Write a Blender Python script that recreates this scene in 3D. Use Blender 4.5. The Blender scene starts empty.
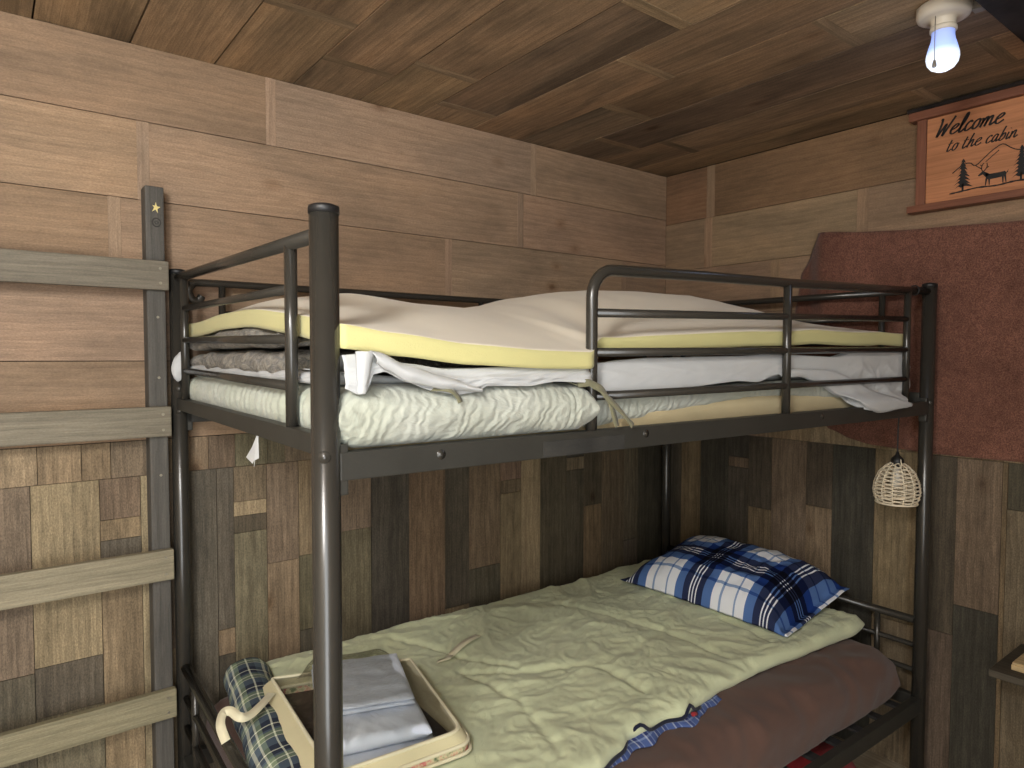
import bpy, bmesh, math, random
from math import sin, cos, pi, sqrt
from mathutils import Vector, Matrix, noise
random.seed(7)
S = bpy.context.scene
COL = S.collection
H = 1.42                       # camera height
WX, WY, ZC = 2.479, 2.0515, 2.2396   # right wall, back wall, ceiling
BED, ROT = Vector((.3849, .9393, 0)), -.0216

def lin(r, g, b):
    f = lambda c: (c/255/12.92) if c/255 <= .04045 else ((c/255+.055)/1.055)**2.4
    return (f(r), f(g), f(b), 1.0)

def nz(x, y, z=0.0):
    return noise.noise(Vector((x, y, z)))

def ridge(x, y, z=0.0):
    return 1 - min(1, abs(nz(x, y, z))*2.2)

def interp(tab, x):
    if x <= tab[0][0]: return tab[0][1]
    for (a, b), (c, d) in zip(tab, tab[1:]):
        if x <= c:
            t = (x-a)/(c-a); t = t*t*(3-2*t)*.5 + t*.5
            return b + (d-b)*t
    return tab[-1][1]

def sstep(a, b, x):
    t = max(0, min(1, (x-a)/(b-a))); return t*t*(3-2*t)

# ------------------------------------------------------------------ materials
class NT:
    def __init__(self, name):
        self.m = bpy.data.materials.new(name); self.m.use_nodes = True
        self.t = self.m.node_tree; self.b = self.t.nodes['Principled BSDF']
        self.out = self.t.nodes['Material Output']
    def n(self, typ, **kw):
        nd = self.t.nodes.new(typ)
        for k, v in kw.items():
            if k.startswith('i_'): nd.inputs[k[2:].replace('_', ' ')].default_value = v
            else: setattr(nd, k, v)
        return nd
    def l(self, a, b): self.t.links.new(a, b)
    def vmul(self, vec, s, off=(0, 0, 0)):
        mp = self.n('ShaderNodeMapping'); mp.inputs['Scale'].default_value = s; mp.inputs['Location'].default_value = off
        self.l(vec, mp.inputs['Vector']); return mp.outputs[0]
    def noise(self, vec, scale, detail=3, rough=.55, dist=0):
        nd = self.n('ShaderNodeTexNoise'); nd.inputs['Scale'].default_value = scale
        nd.inputs['Detail'].default_value = detail; nd.inputs['Roughness'].default_value = rough
        nd.inputs['Distortion'].default_value = dist
        self.l(vec, nd.inputs['Vector']); return nd.outputs['Fac']
    def ramp(self, fac, stops, interp='LINEAR'):
        r = self.n('ShaderNodeValToRGB'); r.color_ramp.interpolation = interp
        e = r.color_ramp.elements
        e.remove(e[1]); e[0].position = stops[0][0]; e[0].color = stops[0][1] if len(stops[0][1]) == 4 else (*stops[0][1], 1)
        for (p, c) in stops[1:]:
            el = e.new(p); el.color = c if len(c) == 4 else (*c, 1)
        self.l(fac, r.inputs[0]); return r.outputs[0]
    def mix(self, a, b, fac=1.0, mode='MULTIPLY'):
        m = self.n('ShaderNodeMix', data_type='RGBA', blend_type=mode)
        for k, v in ((0, fac), (6, a), (7, b)):
            if hasattr(v, 'links'): self.l(v, m.inputs[k])
            else: m.inputs[k].default_value = v
        return m.outputs[2]
    def math(self, op, a, b=0.0):
        m = self.n('ShaderNodeMath', operation=op)
        for k, v in ((0, a), (1, b)):
            if hasattr(v, 'links'): self.l(v, m.inputs[k])
            else: m.inputs[k].default_value = v
        return m.outputs[0]
    def bump(self, h, strength=.3, dist=.01):
        b = self.n('ShaderNodeBump'); b.inputs['Strength'].default_value = strength; b.inputs['Distance'].default_value = dist
        self.l(h, b.inputs['Height']); self.l(b.outputs[0], self.b.inputs['Normal']); return b
    def set(self, **kw):
        for k, v in kw.items():
            inp = self.b.inputs[k.replace('_', ' ')]
            if hasattr(v, 'links'): self.l(v, inp)
            else: inp.default_value = v
        return self.m

G = lambda v: (v, v, v, 1)

def wood_mat(name, lo=.45, hi=1.25, grain=.8, cloud=.6, speck=0.0, knots=True, rough=.68, tint=None, us=1.0, warm=0.0):
    """wood whose grain runs along UV.x (metres); per-board colour comes from the 'tint' attribute"""
    N = NT(name)
    uv = N.n('ShaderNodeTexCoord').outputs['UV']
    if tint is None:
        a = N.n('ShaderNodeAttribute', attribute_name='tint'); base = a.outputs['Color']
    else: base = tint
    warp = N.noise(N.vmul(uv, (1.5*us, 6, 1)), 1.0, 2)
    # cathedral bands
    w = N.n('ShaderNodeTexWave', wave_type='BANDS', bands_direction='Y', wave_profile='SAW')
    w.inputs['Scale'].default_value = 9; w.inputs['Distortion'].default_value = 7
    w.inputs['Detail'].default_value = 3; w.inputs['Detail Scale'].default_value = .6
    N.l(N.vmul(uv, (.55*us, 1.6, 1)), w.inputs['Vector'])
    streak = N.noise(N.vmul(uv, (1.6*us, 26, 1)), 1.0, 4, .6)
    fine = N.noise(N.vmul(uv, (9*us, 210, 1)), 1.0, 3, .65)
    cl = N.noise(N.vmul(uv, (1.8*us, 5.5, 1), (3, 7, 0)), 1.0, 3, .55, .6)
    g1 = N.ramp(streak, [(.3, G(1-.5*grain)), (.7, G(1+.25*grain))])
    g2 = N.ramp(fine, [(.3, G(1-.45*grain)), (.7, G(1+.28*grain))])
    g3 = N.ramp(cl, [(.3, G(1-.62*cloud)), (.5, G(1-.1*cloud)), (.72, G(1+.28*cloud))])
    g4 = N.ramp(w.outputs['Fac'], [(0, G(1-.2*grain)), (.6, G(1.06)), (1, G(1.1))])
    c = N.mix(base, g1); c = N.mix(c, g2); c = N.mix(c, g3); c = N.mix(c, g4)
    if speck:
        sp = N.noise(N.vmul(uv, (160, 300, 1)), 1.0, 2, .7)
        sp2 = N.noise(N.vmul(uv, (16, 45, 1)), 1.0, 4, .7)
        c = N.mix(c, N.ramp(sp, [(.3, G(1-speck)), (.7, G(1+speck))]))
        c = N.mix(c, N.ramp(sp2, [(.32, G(1-.7*speck)), (.68, G(1+.6*speck))]))
    if knots:
        v = N.n('ShaderNodeTexVoronoi', feature='F1'); v.inputs['Scale'].default_value = 1
        N.l(N.vmul(uv, (3.0*us, 4.6, 1)), v.inputs['Vector'])
        k = N.ramp(v.outputs['Distance'], [(0, (.22, .13, .08, 1)), (.045, (.38, .28, .2, 1)), (.065, (.75, .68, .62, 1)), (.13, (1, 1, 1, 1))])
        c = N.mix(c, k, .75)
    if warm:
        c = N.mix(c, N.ramp(cl, [(.45, (1, 1, 1, 1)), (.7, (1.12, .93, .74, 1))]), warm)
    N.bump(N.math('ADD', fine, N.math('MULTIPLY', streak, .6)), .25, .004)
    return N.set(Base_Color=c, Roughness=rough, Specular_IOR_Level=.25)

def plain(name, col, rough=.6, metal=0.0, bumpscale=None, bump=.2, var=.0, spec=.5, emis=None, estr=0, sheen=0):
    N = NT(name)
    oc = N.n('ShaderNodeTexCoord').outputs['Object']
    c = col
    if var:
        nn = N.noise(oc, 14, 4, .6)
        c = N.mix(col, N.ramp(nn, [(.3, G(1-var)), (.7, G(1+var))]))
    if bumpscale: N.bump(N.noise(oc, bumpscale, 3, .6), bump, .003)
    N.set(Base_Color=c, Roughness=rough, Metallic=metal, Specular_IOR_Level=spec)
    if sheen: N.set(Sheen_Weight=sheen)
    if emis: N.set(Emission_Color=emis, Emission_Strength=estr)
    return N.m

def fabric(name, col, scale=900, bump=.12, wr=0.0, var=.06, wrscale=9, sheen=.15, subs=None):
    N = NT(name)
    oc = N.n('ShaderNodeTexCoord').outputs['Object']
    big = N.noise(oc, 6, 3); weave = N.noise(oc, scale, 2)
    c = N.mix(col, N.ramp(big, [(.3, G(1-var)), (.7, G(1+var))]))
    h = N.math('MULTIPLY', weave, .25)
    if wr:
        w1 = N.noise(oc, wrscale, 5, .62, 1.4)
        rr = N.math('ABSOLUTE', N.math('SUBTRACT', w1, .5))
        h = N.math('ADD', h, N.math('MULTIPLY', rr, wr))
    N.bump(h, bump, .02)
    N.set(Base_Color=c, Roughness=.92, Specular_IOR_Level=.15, Sheen_Weight=sheen)
    return N.m

def plaid_mat(name, base, stops_u, stops_v, pu, pv, ou=0., ov=0., wr=.6, bump=.2, avg=False):
    N = NT(name)
    uv = N.n('ShaderNodeTexCoord').outputs['UV']
    sx = N.n('ShaderNodeSeparateXYZ'); N.l(uv, sx.inputs[0])
    fu = N.math('FRACT', N.math('MULTIPLY', N.math('ADD', sx.outputs[0], ou+50), 1/pu))
    fv = N.math('FRACT', N.math('MULTIPLY', N.math('ADD', sx.outputs[1], ov+50), 1/pv))
    cu = N.ramp(fu, stops_u, 'CONSTANT'); cv = N.ramp(fv, stops_v, 'CONSTANT')
    c = N.mix(N.mix(cu, cv, .5, 'MIX') if avg else N.mix(cu, cv, 1.0, 'MULTIPLY'), base, 1.0)
    oc = N.n('ShaderNodeTexCoord').outputs['Object']
    w1 = N.noise(oc, 11, 5, .62, 1.2)
    h = N.math('ADD', N.math('MULTIPLY', N.math('ABSOLUTE', N.math('SUBTRACT', w1, .5)), wr), N.math('MULTIPLY', N.noise(oc, 800, 2), .15))
    N.bump(h, bump, .02)
    return N.set(Base_Color=c, Roughness=.9, Specular_IOR_Level=.15)

M = {}
M['plank'] = wood_mat('wide_plank_wood', grain=.27, cloud=.50, speck=.16, warm=.2)
M['wains'] = wood_mat('weathered_plank_wood', grain=.6, cloud=.42, speck=.3, us=1.0)
M['ceil'] = wood_mat('ceiling_plank_wood', grain=.50, cloud=.85, speck=.20, warm=.35, us=.8)
M['ladder'] = wood_mat('grey_stained_wood', grain=.45, cloud=.25, knots=False, speck=.1)
M['shelf'] = wood_mat('dark_shelf_wood', grain=.5, cloud=.4, knots=False, tint=lin(78, 72, 62))
M['palewood'] = wood_mat('pale_wood', grain=.4, cloud=.2, knots=False, tint=lin(196, 172, 130))
M['beam'] = plain('dark_beam_wood', lin(38, 33, 31), .85, var=.5, bumpscale=60, bump=.5, spec=.2)
M['floor'] = wood_mat('floor_wood', grain=.6, cloud=.5, knots=True)
M['metal'] = plain('dark_painted_steel', lin(47, 45, 41), .25, 0.0, bumpscale=300, bump=.03, var=.06, spec=.55)
M['rail'] = plain('dark_rail_steel', lin(50, 49, 45), .5, 0.0, bumpscale=180, bump=.08, var=.12, spec=.35)
M['residue'] = plain('dusty_label_residue', lin(44, 43, 40), .85, var=.4, bumpscale=240, bump=.2)
M['screw'] = plain('zinc_screw', lin(150, 145, 130), .35, .7)
M['slatm'] = plain('slat_steel', lin(52, 52, 54), .55, 0, spec=.3)
M['sign'] = wood_mat('sign_panel_wood', grain=.3, cloud=.35, knots=False, tint=lin(178, 122, 86), rough=.45)
M['signframe'] = wood_mat('sign_frame_wood', grain=.35, cloud=.3, knots=False, tint=lin(120, 78, 60), rough=.5)
M['black'] = plain('black_engraving', lin(22, 20, 20), .7)
M['cream'] = plain('cream_plastic', lin(204, 196, 182), .4, spec=.4)
M['grey'] = plain('grey_plastic', lin(120, 115, 108), .5)
M['blackp'] = plain('black_plastic', lin(20, 20, 21), .5)
M['wicker'] = plain('white_wicker', lin(226, 214, 190), .7)

# bulb that glows bluish near the cap, white below
N = NT('glowing_bulb')
tc = N.n('ShaderNodeTexCoord').outputs['Object']; sx = N.n('ShaderNodeSeparateXYZ'); N.l(tc, sx.inputs[0])
mr = N.n('ShaderNodeMapRange'); mr.inputs['From Min'].default_value = -.15; mr.inputs['From Max'].default_value = -.06
N.l(sx.outputs[2], mr.inputs['Value'])
ec = N.ramp(mr.outputs[0], [(0, (.95, .98, 1, 1)), (.38, (.72, .82, 1, 1)), (.55, (.30, .45, .95, 1)), (1, (.14, .22, .62, 1))])
M['bulb'] = N.set(Base_Color=(.35, .4, .5, 1), Roughness=.3, Emission_Color=ec, Emission_Strength=1.0)

M['curtain'] = None
N = NT('rust_felt_cloth')
oc = N.n('ShaderNodeTexCoord').outputs['Object']
s1 = N.noise(oc, 260, 3, .75); s2 = N.noise(oc, 5, 3, .6); s3 = N.noise(oc, 38, 3, .65)
c = N.mix(lin(112, 77, 65), N.ramp(s1, [(.35, (.55, .5, .5, 1)), (.52, (1, 1, 1, 1)), (.68, (1.45, 1.55, 1.5, 1))]))
c = N.mix(c, N.ramp(s2, [(.3, G(.8)), (.7, G(1.15))])); c = N.mix(c, N.ramp(s3, [(.35, G(.86)), (.65, G(1.12))]))
N.bump(N.math('ADD', s1, s3), .5, .004)
M['curtain'] = N.set(Base_Color=c, Roughness=.97, Specular_IOR_Level=.1, Sheen_Weight=.15)

M['green'] = fabric('pale_green_polyester', lin(206, 212, 176), wr=1.0, bump=.34, wrscale=15, sheen=.2)
M['brown'] = fabric('brown_sheet', lin(94, 72, 64), wr=.5, bump=.22, wrscale=7)
M['white'] = fabric('white_cotton', lin(184, 186, 187), wr=.35, bump=.22, wrscale=9)
M['tan'] = fabric('tan_mattress_ticking', lin(186, 172, 136), wr=.5, bump=.3, wrscale=8)
M['foamtop'] = fabric('foam_cover', lin(222, 214, 197), scale=500, wr=.0, bump=.12, var=.03)
M['foamside'] = fabric('yellow_foam', lin(194, 188, 132), scale=400, bump=.2, var=.03)
M['fleece'] = None
N = NT('grey_plush')
oc = N.n('ShaderNodeTexCoord').outputs['Object']
a = N.noise(N.vmul(oc, (42, 42, 70)), 1, 4, .7, 1.2); b_ = N.noise(oc, 320, 2, .7)
c = N.mix(lin(128, 119, 104), N.ramp(a, [(.36, G(.3)), (.5, G(.95)), (.62, G(1.7))])); c = N.mix(c, N.ramp(b_, [(.3, G(.75)), (.7, G(1.25))]))
N.bump(N.math('ADD', a, N.math('MULTIPLY', b_, .5)), 1.0, .02)
M['fleece'] = N.set(Base_Color=c, Roughness=.95, Sheen_Weight=.4)

# white matelasse pad: wavy quilted ridges
N = NT('white_quilted_cotton')
oc = N.n('ShaderNodeTexCoord').outputs['Object']
w = N.n('ShaderNodeTexWave', wave_type='RINGS', rings_direction='Y'); w.inputs['Scale'].default_value = 16; w.inputs['Distortion'].default_value = 9
w.inputs['Detail'].default_value = 2; w.inputs['Detail Scale'].default_value = 1.2
N.l(N.vmul(oc, (1, 1, 1.6)), w.inputs['Vector'])
wr = N.noise(oc, 12, 5, .62, 1.4)
N.bump(N.math('ADD', N.math('MULTIPLY', w.outputs['Fac'], .3), N.math('MULTIPLY', N.math('ABSOLUTE', N.math('SUBTRACT', wr, .5)), 1.2)), .4, .012)
cc = N.mix(lin(172, 175, 166), N.ramp(N.noise(oc, 4, 2), [(.4, (1, 1, 1, 1)), (.75, (.93, .95, .84, 1))]))
M['pad'] = N.set(Base_Color=cc, Roughness=.93, Specular_IOR_Level=.1, Sheen_Weight=.2)

NAVY, BLUE, MID, WHT = lin(46, 54, 84), lin(92, 124, 178), lin(150, 172, 205), lin(250, 250, 250)
pil = [(0, WHT), (.06, MID), (.09, WHT), (.20, BLUE), (.33, NAVY), (.42, WHT), (.437, NAVY), (.465, WHT), (.482, NAVY), (.51, WHT), (.527, NAVY), (.62, BLUE), (.74, WHT), (.86, MID), (.885, WHT)]
M['pillow'] = plaid_mat('blue_plaid_cotton', lin(236, 239, 246), pil, pil, .30, .28, .05, .167, wr=.5, bump=.25)
DK, GN, LT, TL = lin(40, 46, 62), lin(120, 136, 112), lin(215, 218, 200), lin(84, 98, 112)
fl = [(0, TL), (.18, DK), (.36, LT), (.4, DK), (.55, TL), (.62, GN), (.72, LT), (.76, GN), (.88, LT), (.91, TL)]
fl2 = [(0, LT), (.1, TL), (.3, DK), (.46, LT), (.5, DK), (.7, GN), (.82, LT), (.87, TL)]
M['flannel'] = plaid_mat('navy_green_plaid_flannel', (1.15, 1.15, 1.12, 1), fl, fl2, .10, .11, avg=True)
bl = [(0, lin(84, 104, 160)), (.3, lin(210, 216, 226)), (.42, lin(52, 64, 120)), (.7, lin(150, 168, 205)), (.8, lin(84, 104, 160))]
M['blueplaid'] = plaid_mat('blue_plaid_lining', (.9, .9, .9, 1), bl, bl, .035, .04, avg=True)
M['navy'] = fabric('navy_binding', lin(30, 34, 52))
M['paleblue'] = fabric('pale_blue_sheet', lin(205, 213, 228), wr=.6, bump=.35, wrscale=16)
M['creamcloth'] = fabric('cream_bag_cloth', lin(204, 195, 158), wr=.4, bump=.3, wrscale=22)
M['piping'] = fabric('cream_piping', lin(212, 205, 176))
M['ribbon'] = fabric('grey_green_ribbon', lin(112, 110, 88))
M['redcloth'] = fabric('red_cloth', lin(150, 42, 48), wr=.6, bump=.4)
N = NT('floral_zip_band')
oc = N.n('ShaderNodeTexCoord').outputs['Object']
M['floral'] = N.set(Base_Color=N.ramp(N.noise(oc, 45, 3), [(.35, lin(96, 112, 78)), (.47, lin(205, 196, 160)), (.58, lin(196, 104, 104)), (.68, lin(214, 205, 172))]), Roughness=.8)
M['insert'] = plain('dark_card_insert', lin(70, 56, 50), .6, var=.3)
N = NT('clear_vinyl')
oc = N.n('ShaderNodeTexCoord').outputs['Object']
tr = N.n('ShaderNodeBsdfTransparent'); tr.inputs[0].default_value = (.93, .93, .9, 1)
gl = N.n('ShaderNodeBsdfGlossy'); gl.inputs['Roughness'].default_value = .12
bm_ = N.n('ShaderNodeBump'); bm_.inputs['Strength'].default_value = .9; bm_.inputs['Distance'].default_value = .02
N.l(N.noise(oc, 22, 4, .6, 1.5), bm_.inputs['Height']); N.l(bm_.outputs[0], gl.inputs['Normal'])
fr = N.n('ShaderNodeFresnel'); fr.inputs['IOR'].default_value = 1.45; N.l(bm_.outputs[0], fr.inputs['Normal'])
mx = N.n('ShaderNodeMixShader'); N.l(N.math('MULTIPLY', fr.outputs[0], .55), mx.inputs[0]); N.l(tr.outputs[0], mx.inputs[1]); N.l(gl.outputs[0], mx.inputs[2])
N.l(mx.outputs[0], N.out.inputs['Surface']); M['vinyl'] = N.m
N = NT('milky_vinyl')
tr = N.n('ShaderNodeBsdfTransparent'); tr.inputs[0].default_value = (1, 1, .97, 1)
df = N.n('ShaderNodeBsdfDiffuse'); df.inputs[0].default_value = lin(214, 206, 178)
mx = N.n('ShaderNodeMixShader'); mx.inputs[0].default_value = .62; N.l(tr.outputs[0], mx.inputs[1]); N.l(df.outputs[0], mx.inputs[2])
N.l(mx.outputs[0], N.out.inputs['Surface']); M['milky'] = N.m

# ------------------------------------------------------------------ mesh builder
class MB:
    def __init__(self, origin=(0, 0, 0)):
        self.v, self.f, self.uv, self.tint, self.mi, self.sm = [], [], [], [], [], []
        self.o = Vector(origin)
    def face(self, pts, uvs=None, tint=(1, 1, 1, 1), mi=0, smooth=False):
        i = len(self.v); self.v += [Vector(p) for p in pts]
        self.addf(list(range(i, i+len(pts))), uvs, tint, mi, smooth)
    def addf(self, idx, uvs=None, tint=(1, 1, 1, 1), mi=0, smooth=True):
        self.f.append(idx); self.uv.append(uvs or [(0, 0)]*len(idx)); self.tint.append(tint); self.mi.append(mi); self.sm.append(smooth)
    def box(self, x0, x1, y0, y1, z0, z1, tint=(1, 1, 1, 1), mi=0, grain='x', off=None, ch=0.0):
        ou, ov = off or (random.uniform(0, 40), random.uniform(0, 40))
        bm = bmesh.new(); bmesh.ops.create_cube(bm, size=1)
        for v in bm.verts: v.co = Vector(((x0+x1)/2+v.co.x*(x1-x0), (y0+y1)/2+v.co.y*(y1-y0), (z0+z1)/2+v.co.z*(z1-z0)))
        if ch: bmesh.ops.bevel(bm, geom=bm.edges[:], offset=ch, segments=2, affect='EDGES', profile=.6)
        self.frombm(bm, tint, mi, grain, (ou, ov))
    def frombm(self, bm, tint=(1, 1, 1, 1), mi=0, grain='x', off=(0, 0), smooth=False):
        i = len(self.v); bm.verts.index_update(); bm.normal_update()
        self.v += [v.co.copy() for v in bm.verts]
        for f in bm.faces:
            n = f.normal; uvs = []
            for lp in f.loops:
                c = lp.vert.co; g = 'xyz'.index(grain)
                others = [k for k in range(3) if k != g]
                k = min(others, key=lambda q: abs(n[q]))
                uvs.append((c[g]+off[0], c[k]+off[1]))
            self.addf([lp.vert.index+i for lp in f.loops], uvs, tint, mi, smooth)
        bm.free()
    def grid(self, P, nu, nv, closeu=False, closev=False, uvf=None, mi=0, mif=None, tint=(1, 1, 1, 1), flip=False):
        """P(i,j)->point, i in 0..nu-1, j in 0..nv-1"""
        b = len(self.v)
        for i in range(nu):
            for j in range(nv): self.v.append(Vector(P(i, j)))
        for i in range(nu if closeu else nu-1):
            for j in range(nv if closev else nv-1):
                i2, j2 = (i+1) % nu, (j+1) % nv
                q = [b+i*nv+j, b+i2*nv+j, b+i2*nv+j2, b+i*nv+j2]
                uv = [uvf(i, j), uvf(i+1, j), uvf(i+1, j+1), uvf(i, j+1)] if uvf else None
                if flip: q = q[::-1]; uv = uv[::-1] if uv else None
                self.addf(q, uv, tint, mif(i, j) if mif else mi, True)
        return b
    def tube(self, pts, r, seg=14, caps=True, mi=0, closed=False, smooth_path=0, taper=None):
        pts = [Vector(p) for p in pts]
        if smooth_path: pts = catmull(pts, smooth_path, closed)
        n = len(pts); rings = []
        up = None
        for i, p in enumerate(pts):
            if closed: d = pts[(i+1) % n]-pts[i-1]
            else: d = pts[min(i+1, n-1)]-pts[max(i-1, 0)]
            d.normalize()
            if up is None:
                up = d.orthogonal().normalized()
            else:
                up = (up-d*up.dot(d)); up = up.normalized() if up.length > 1e-6 else d.orthogonal().normalized()
            w = d.cross(up); rr = r*(taper(i/(max(1, n-1))) if taper else 1)
            rings.append([p+(up*cos(2*pi*k/seg)+w*sin(2*pi*k/seg))*rr for k in range(seg)])
        ln = [0]
        for a, c in zip(pts, pts[1:]): ln.append(ln[-1]+(c-a).length)
        ln.append(ln[-1])
        b = self.grid(lambda i, j: rings[i][j], n, seg, closeu=closed, closev=True, mi=mi, uvf=lambda i, j: (ln[min(i, n)], j/seg*2*pi*r))
        if caps and not closed:
            self.addf([b+k for k in range(seg)][::-1], None, (1, 1, 1, 1), mi, False)
            self.addf([b+(n-1)*seg+k for k in range(seg)], None, (1, 1, 1, 1), mi, False)
    def lathe(self, prof, c=(0, 0, 0), seg=32, mi=0, axis='z'):
        """prof: list of (r, h)"""
        c = Vector(c)
        def P(i, j):
            r, h = prof[i]; a = 2*pi*j/seg
            return c+(Vector((r*cos(a), r*sin(a), h)) if axis == 'z' else Vector((h, r*cos(a), r*sin(a))))
        self.grid(P, len(prof), seg, closev=True, mi=mi)
    def ribbon(self, pts, width, nrm, th=.001, smooth_path=6, wf=None, mi=0):
        """flat band along pts, width across, facing nrm"""
        pts = catmull([Vector(p) for p in pts], smooth_path) if smooth_path else [Vector(p) for p in pts]
        n = len(pts); L, R = [], []
        nrm = Vector(nrm)
        for i, p in enumerate(pts):
            d = (pts[min(i+1, n-1)]-pts[max(i-1, 0)]).normalized()
            nn = nrm(i/(n-1)) if callable(nrm) else nrm
            s = d.cross(nn).normalized()*(width/2)*(wf(i/(n-1), d) if wf else 1)
            L.append(p+s); R.append(p-s)
        T = nrm*th
        rows = [L, R, [p+T for p in R], [p+T for p in L]]
        b = self.grid(lambda i, j: rows[j][i], n, 4, closev=True, mi=mi)
        self.addf([b+0, b+1, b+2, b+3], None, (1,)*4, mi, False); e = b+(n-1)*4
        self.addf([e+3, e+2, e+1, e+0], None, (1,)*4, mi, False)
    def build(self, name, mats, parent=None, loc=None, rot=0.0, weld=False):
        me = bpy.data.meshes.new(name)
        me.from_pydata([tuple(v-self.o) for v in self.v], [], self.f)
        for m in (mats if isinstance(mats, (list, tuple)) else [mats]): me.materials.append(m)
        me.color_attributes.new('tint', 'FLOAT_COLOR', 'CORNER'); me.uv_layers.new(name='UVMap')
        k = 0; uvd = []; td = []
        for p, uvs, t, mi, sm in zip(me.polygons, self.uv, self.tint, self.mi, self.sm):
            p.material_index = mi; p.use_smooth = sm
            for q in uvs: uvd += [q[0], q[1]]; td += list(t)
        me.uv_layers['UVMap'].data.foreach_set('uv', uvd); me.color_attributes['tint'].data.foreach_set('color', td)
        bm = bmesh.new(); bm.from_mesh(me)
        if weld: bmesh.ops.remove_doubles(bm, verts=bm.verts[:], dist=1e-5)
        bmesh.ops.recalc_face_normals(bm, faces=bm.faces[:]); bm.to_mesh(me); bm.free()
        me.update()
        o = bpy.data.objects.new(name, me); COL.objects.link(o)
        if parent: o.parent = parent
        if loc is not None: o.location = loc
        o.rotation_euler.z = rot
        return o

def catmull(P, k, closed=False):
    P = [Vector(p) for p in P]
    if len(P) < 3 and not closed: return P
    out = []; n = len(P)
    for i in range(n if closed else n-1):
        g = (lambda q: P[q % n]) if closed else (lambda q: P[max(0, min(n-1, q))])
        a, b, c, d = g(i-1), g(i), g(i+1), g(i+2)
        for s in range(k):
            t = s/k
            out.append(.5*((2*b)+(c-a)*t+(2*a-5*b+4*c-d)*t*t+(3*b-a-3*c+d)*t**3))
    if not closed: out.append(P[-1])
    return out

def tag(o, label, cat, group=None):
    o['label'] = label; o['category'] = cat
    if group: o['group'] = group
    return o
def structure(o): o['kind'] = 'structure'; return o
def bw(x, y, z=0):
    c, s = cos(ROT), sin(ROT); return Vector((BED.x+c*x-s*y, BED.y+s*x+c*y, z))
def empty(name, loc, rot=0.0):
    o = bpy.data.objects.new(name, None); COL.objects.link(o); o.location = loc; o.rotation_euler.z = rot
    o.empty_display_size = .1; return o
def bedthing(name, o):           # an Empty standing at bed-local point o
    return empty(name, bw(*o), ROT)

# ------------------------------------------------------------------ room shell
TANS = [(150, 125, 103), (146, 121, 99), (154, 130, 107), (143, 119, 98), (149, 127, 105)]
def jit(c, a=8): 
    d = random.uniform(-a, a); return lin(*[max(0, min(255, q+d+random.uniform(-a*.25, a*.25))) for q in c])

GAP = .0016
def wallplank(mb, axis, a0, a1, z0, z1, tint, t=.02, grain='h', proud=0.0):
    """board on the back wall (axis 'x') or the right wall (axis 'y')"""
    a0, a1, z0, z1 = a0+GAP*.5, a1-GAP*.5, z0+GAP*.5, z1-GAP*.5
    g = ('x' if axis == 'x' else 'y') if grain == 'h' else 'z'
    if axis == 'x': mb.box(a0, a1, WY-proud, WY+t, z0, z1, tint, 0, g)
    else: mb.box(WX-proud, WX+t, a0, a1, z0, z1, tint, 0, g)

XL, YF = -1.25, -.78      # left wall, front wall
rows = [(2.042, ZC), (1.834, 2.042), (1.62, 1.834), (1.404, 1.62), (1.19, 1.404)]
# ---- back wall
mb = MB(); back_butts = {0: [.68, 1.69, -.5], 1: [.34, 1.625, -.7], 2: [.27, 1.30, -.3, 2.2], 3: [.55, 1.6, -.6], 4: [.9, 1.9, -.2]}
mb.box(XL-.05, WX+.05, WY+.02, WY+.08, 0, ZC+.05, lin(40, 30, 24))
for r, (z0, z1) in enumerate(rows):
    xs = sorted([XL, WX]+back_butts[r])
    for a, b in zip(xs, xs[1:]):
        c = random.choice(TANS)
        s = .014
        a2 = a+(s if a in back_butts[r] else 0); b2 = b-(s if b in back_butts[r] else 0)
        wallplank(mb, 'x', a2, b2, z0+.0003, z1-.0003, jit(c, 5))
    for x in back_butts[r]:          # paler end-grain strips where two boards meet
        mb.box(x-.0145, x+.0145, WY+.0004, WY+.02, z0+.0003, z1-.0003, jit((156, 133, 111), 4), 0, 'z')
wall_back = structure(mb.build('wall_back', M['plank']))

LIGHT, TAN, BRN, GRY, DRK, BLK = (150, 133, 105), (136, 118, 93), (118, 102, 84), (110, 101, 82), (93, 85, 71), (76, 71, 62)
RED = (122, 103, 85)
cells = []
def column(x0, x1, *segs):   # segs: (ztop, colour) ... down to the floor
    for k, (zt, c) in enumerate(segs):
        cells.append((x0, x1, segs[k+1][0] if k+1 < len(segs) else 0.0, zt, c))
T = 1.094
column(-.14, .074, (T, BRN), (.62, DRK), (.3, BRN))
column(.074, .222, (T, LIGHT), (.63, DRK), (.50, GRY), (.2, BRN))
column(.222, .317, (T, BRN), (.985, TAN), (.93, DRK), (.83, TAN), (.42, LIGHT), (.2, BRN))
column(.317, .345, (T, LIGHT))
column(.345, .429, (T, BRN), (.6, TAN))
column(.429, .511, (T, DRK), (.2, BRN))
column(.511, .558, (T, DRK), (.62, TAN), (.545, DRK))
column(.558, .653, (T, BRN), (.99, LIGHT), (.947, DRK), (.897, GRY))
column(.653, .751, (T, BRN), (.79, TAN))
column(.751, .809, (T, TAN), (.796, GRY), (.56, DRK))
column(.809, .889, (T, GRY))
column(.889, .995, (T, BRN), (.85, GRY))
column(.995, 1.138, (T, BLK))
column(1.138, 1.284, (T, RED))
column(1.284, 1.388, (T, DRK), (.505, TAN))
column(1.388, 1.531, (T, RED), (.628, DRK))
column(1.531, 1.633, (T, RED), (.943, BRN), (.893, TAN))
column(1.633, 1.731, (T, LIGHT))
column(1.731, 1.871, (T, DRK))
column(1.871, 1.968, (T, BLK), (1.0, BRN), (.948, DRK))
column(1.968, 2.075, (T, DRK), (.787, TAN))
column(2.075, 2.213, (T, BRN))
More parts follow.
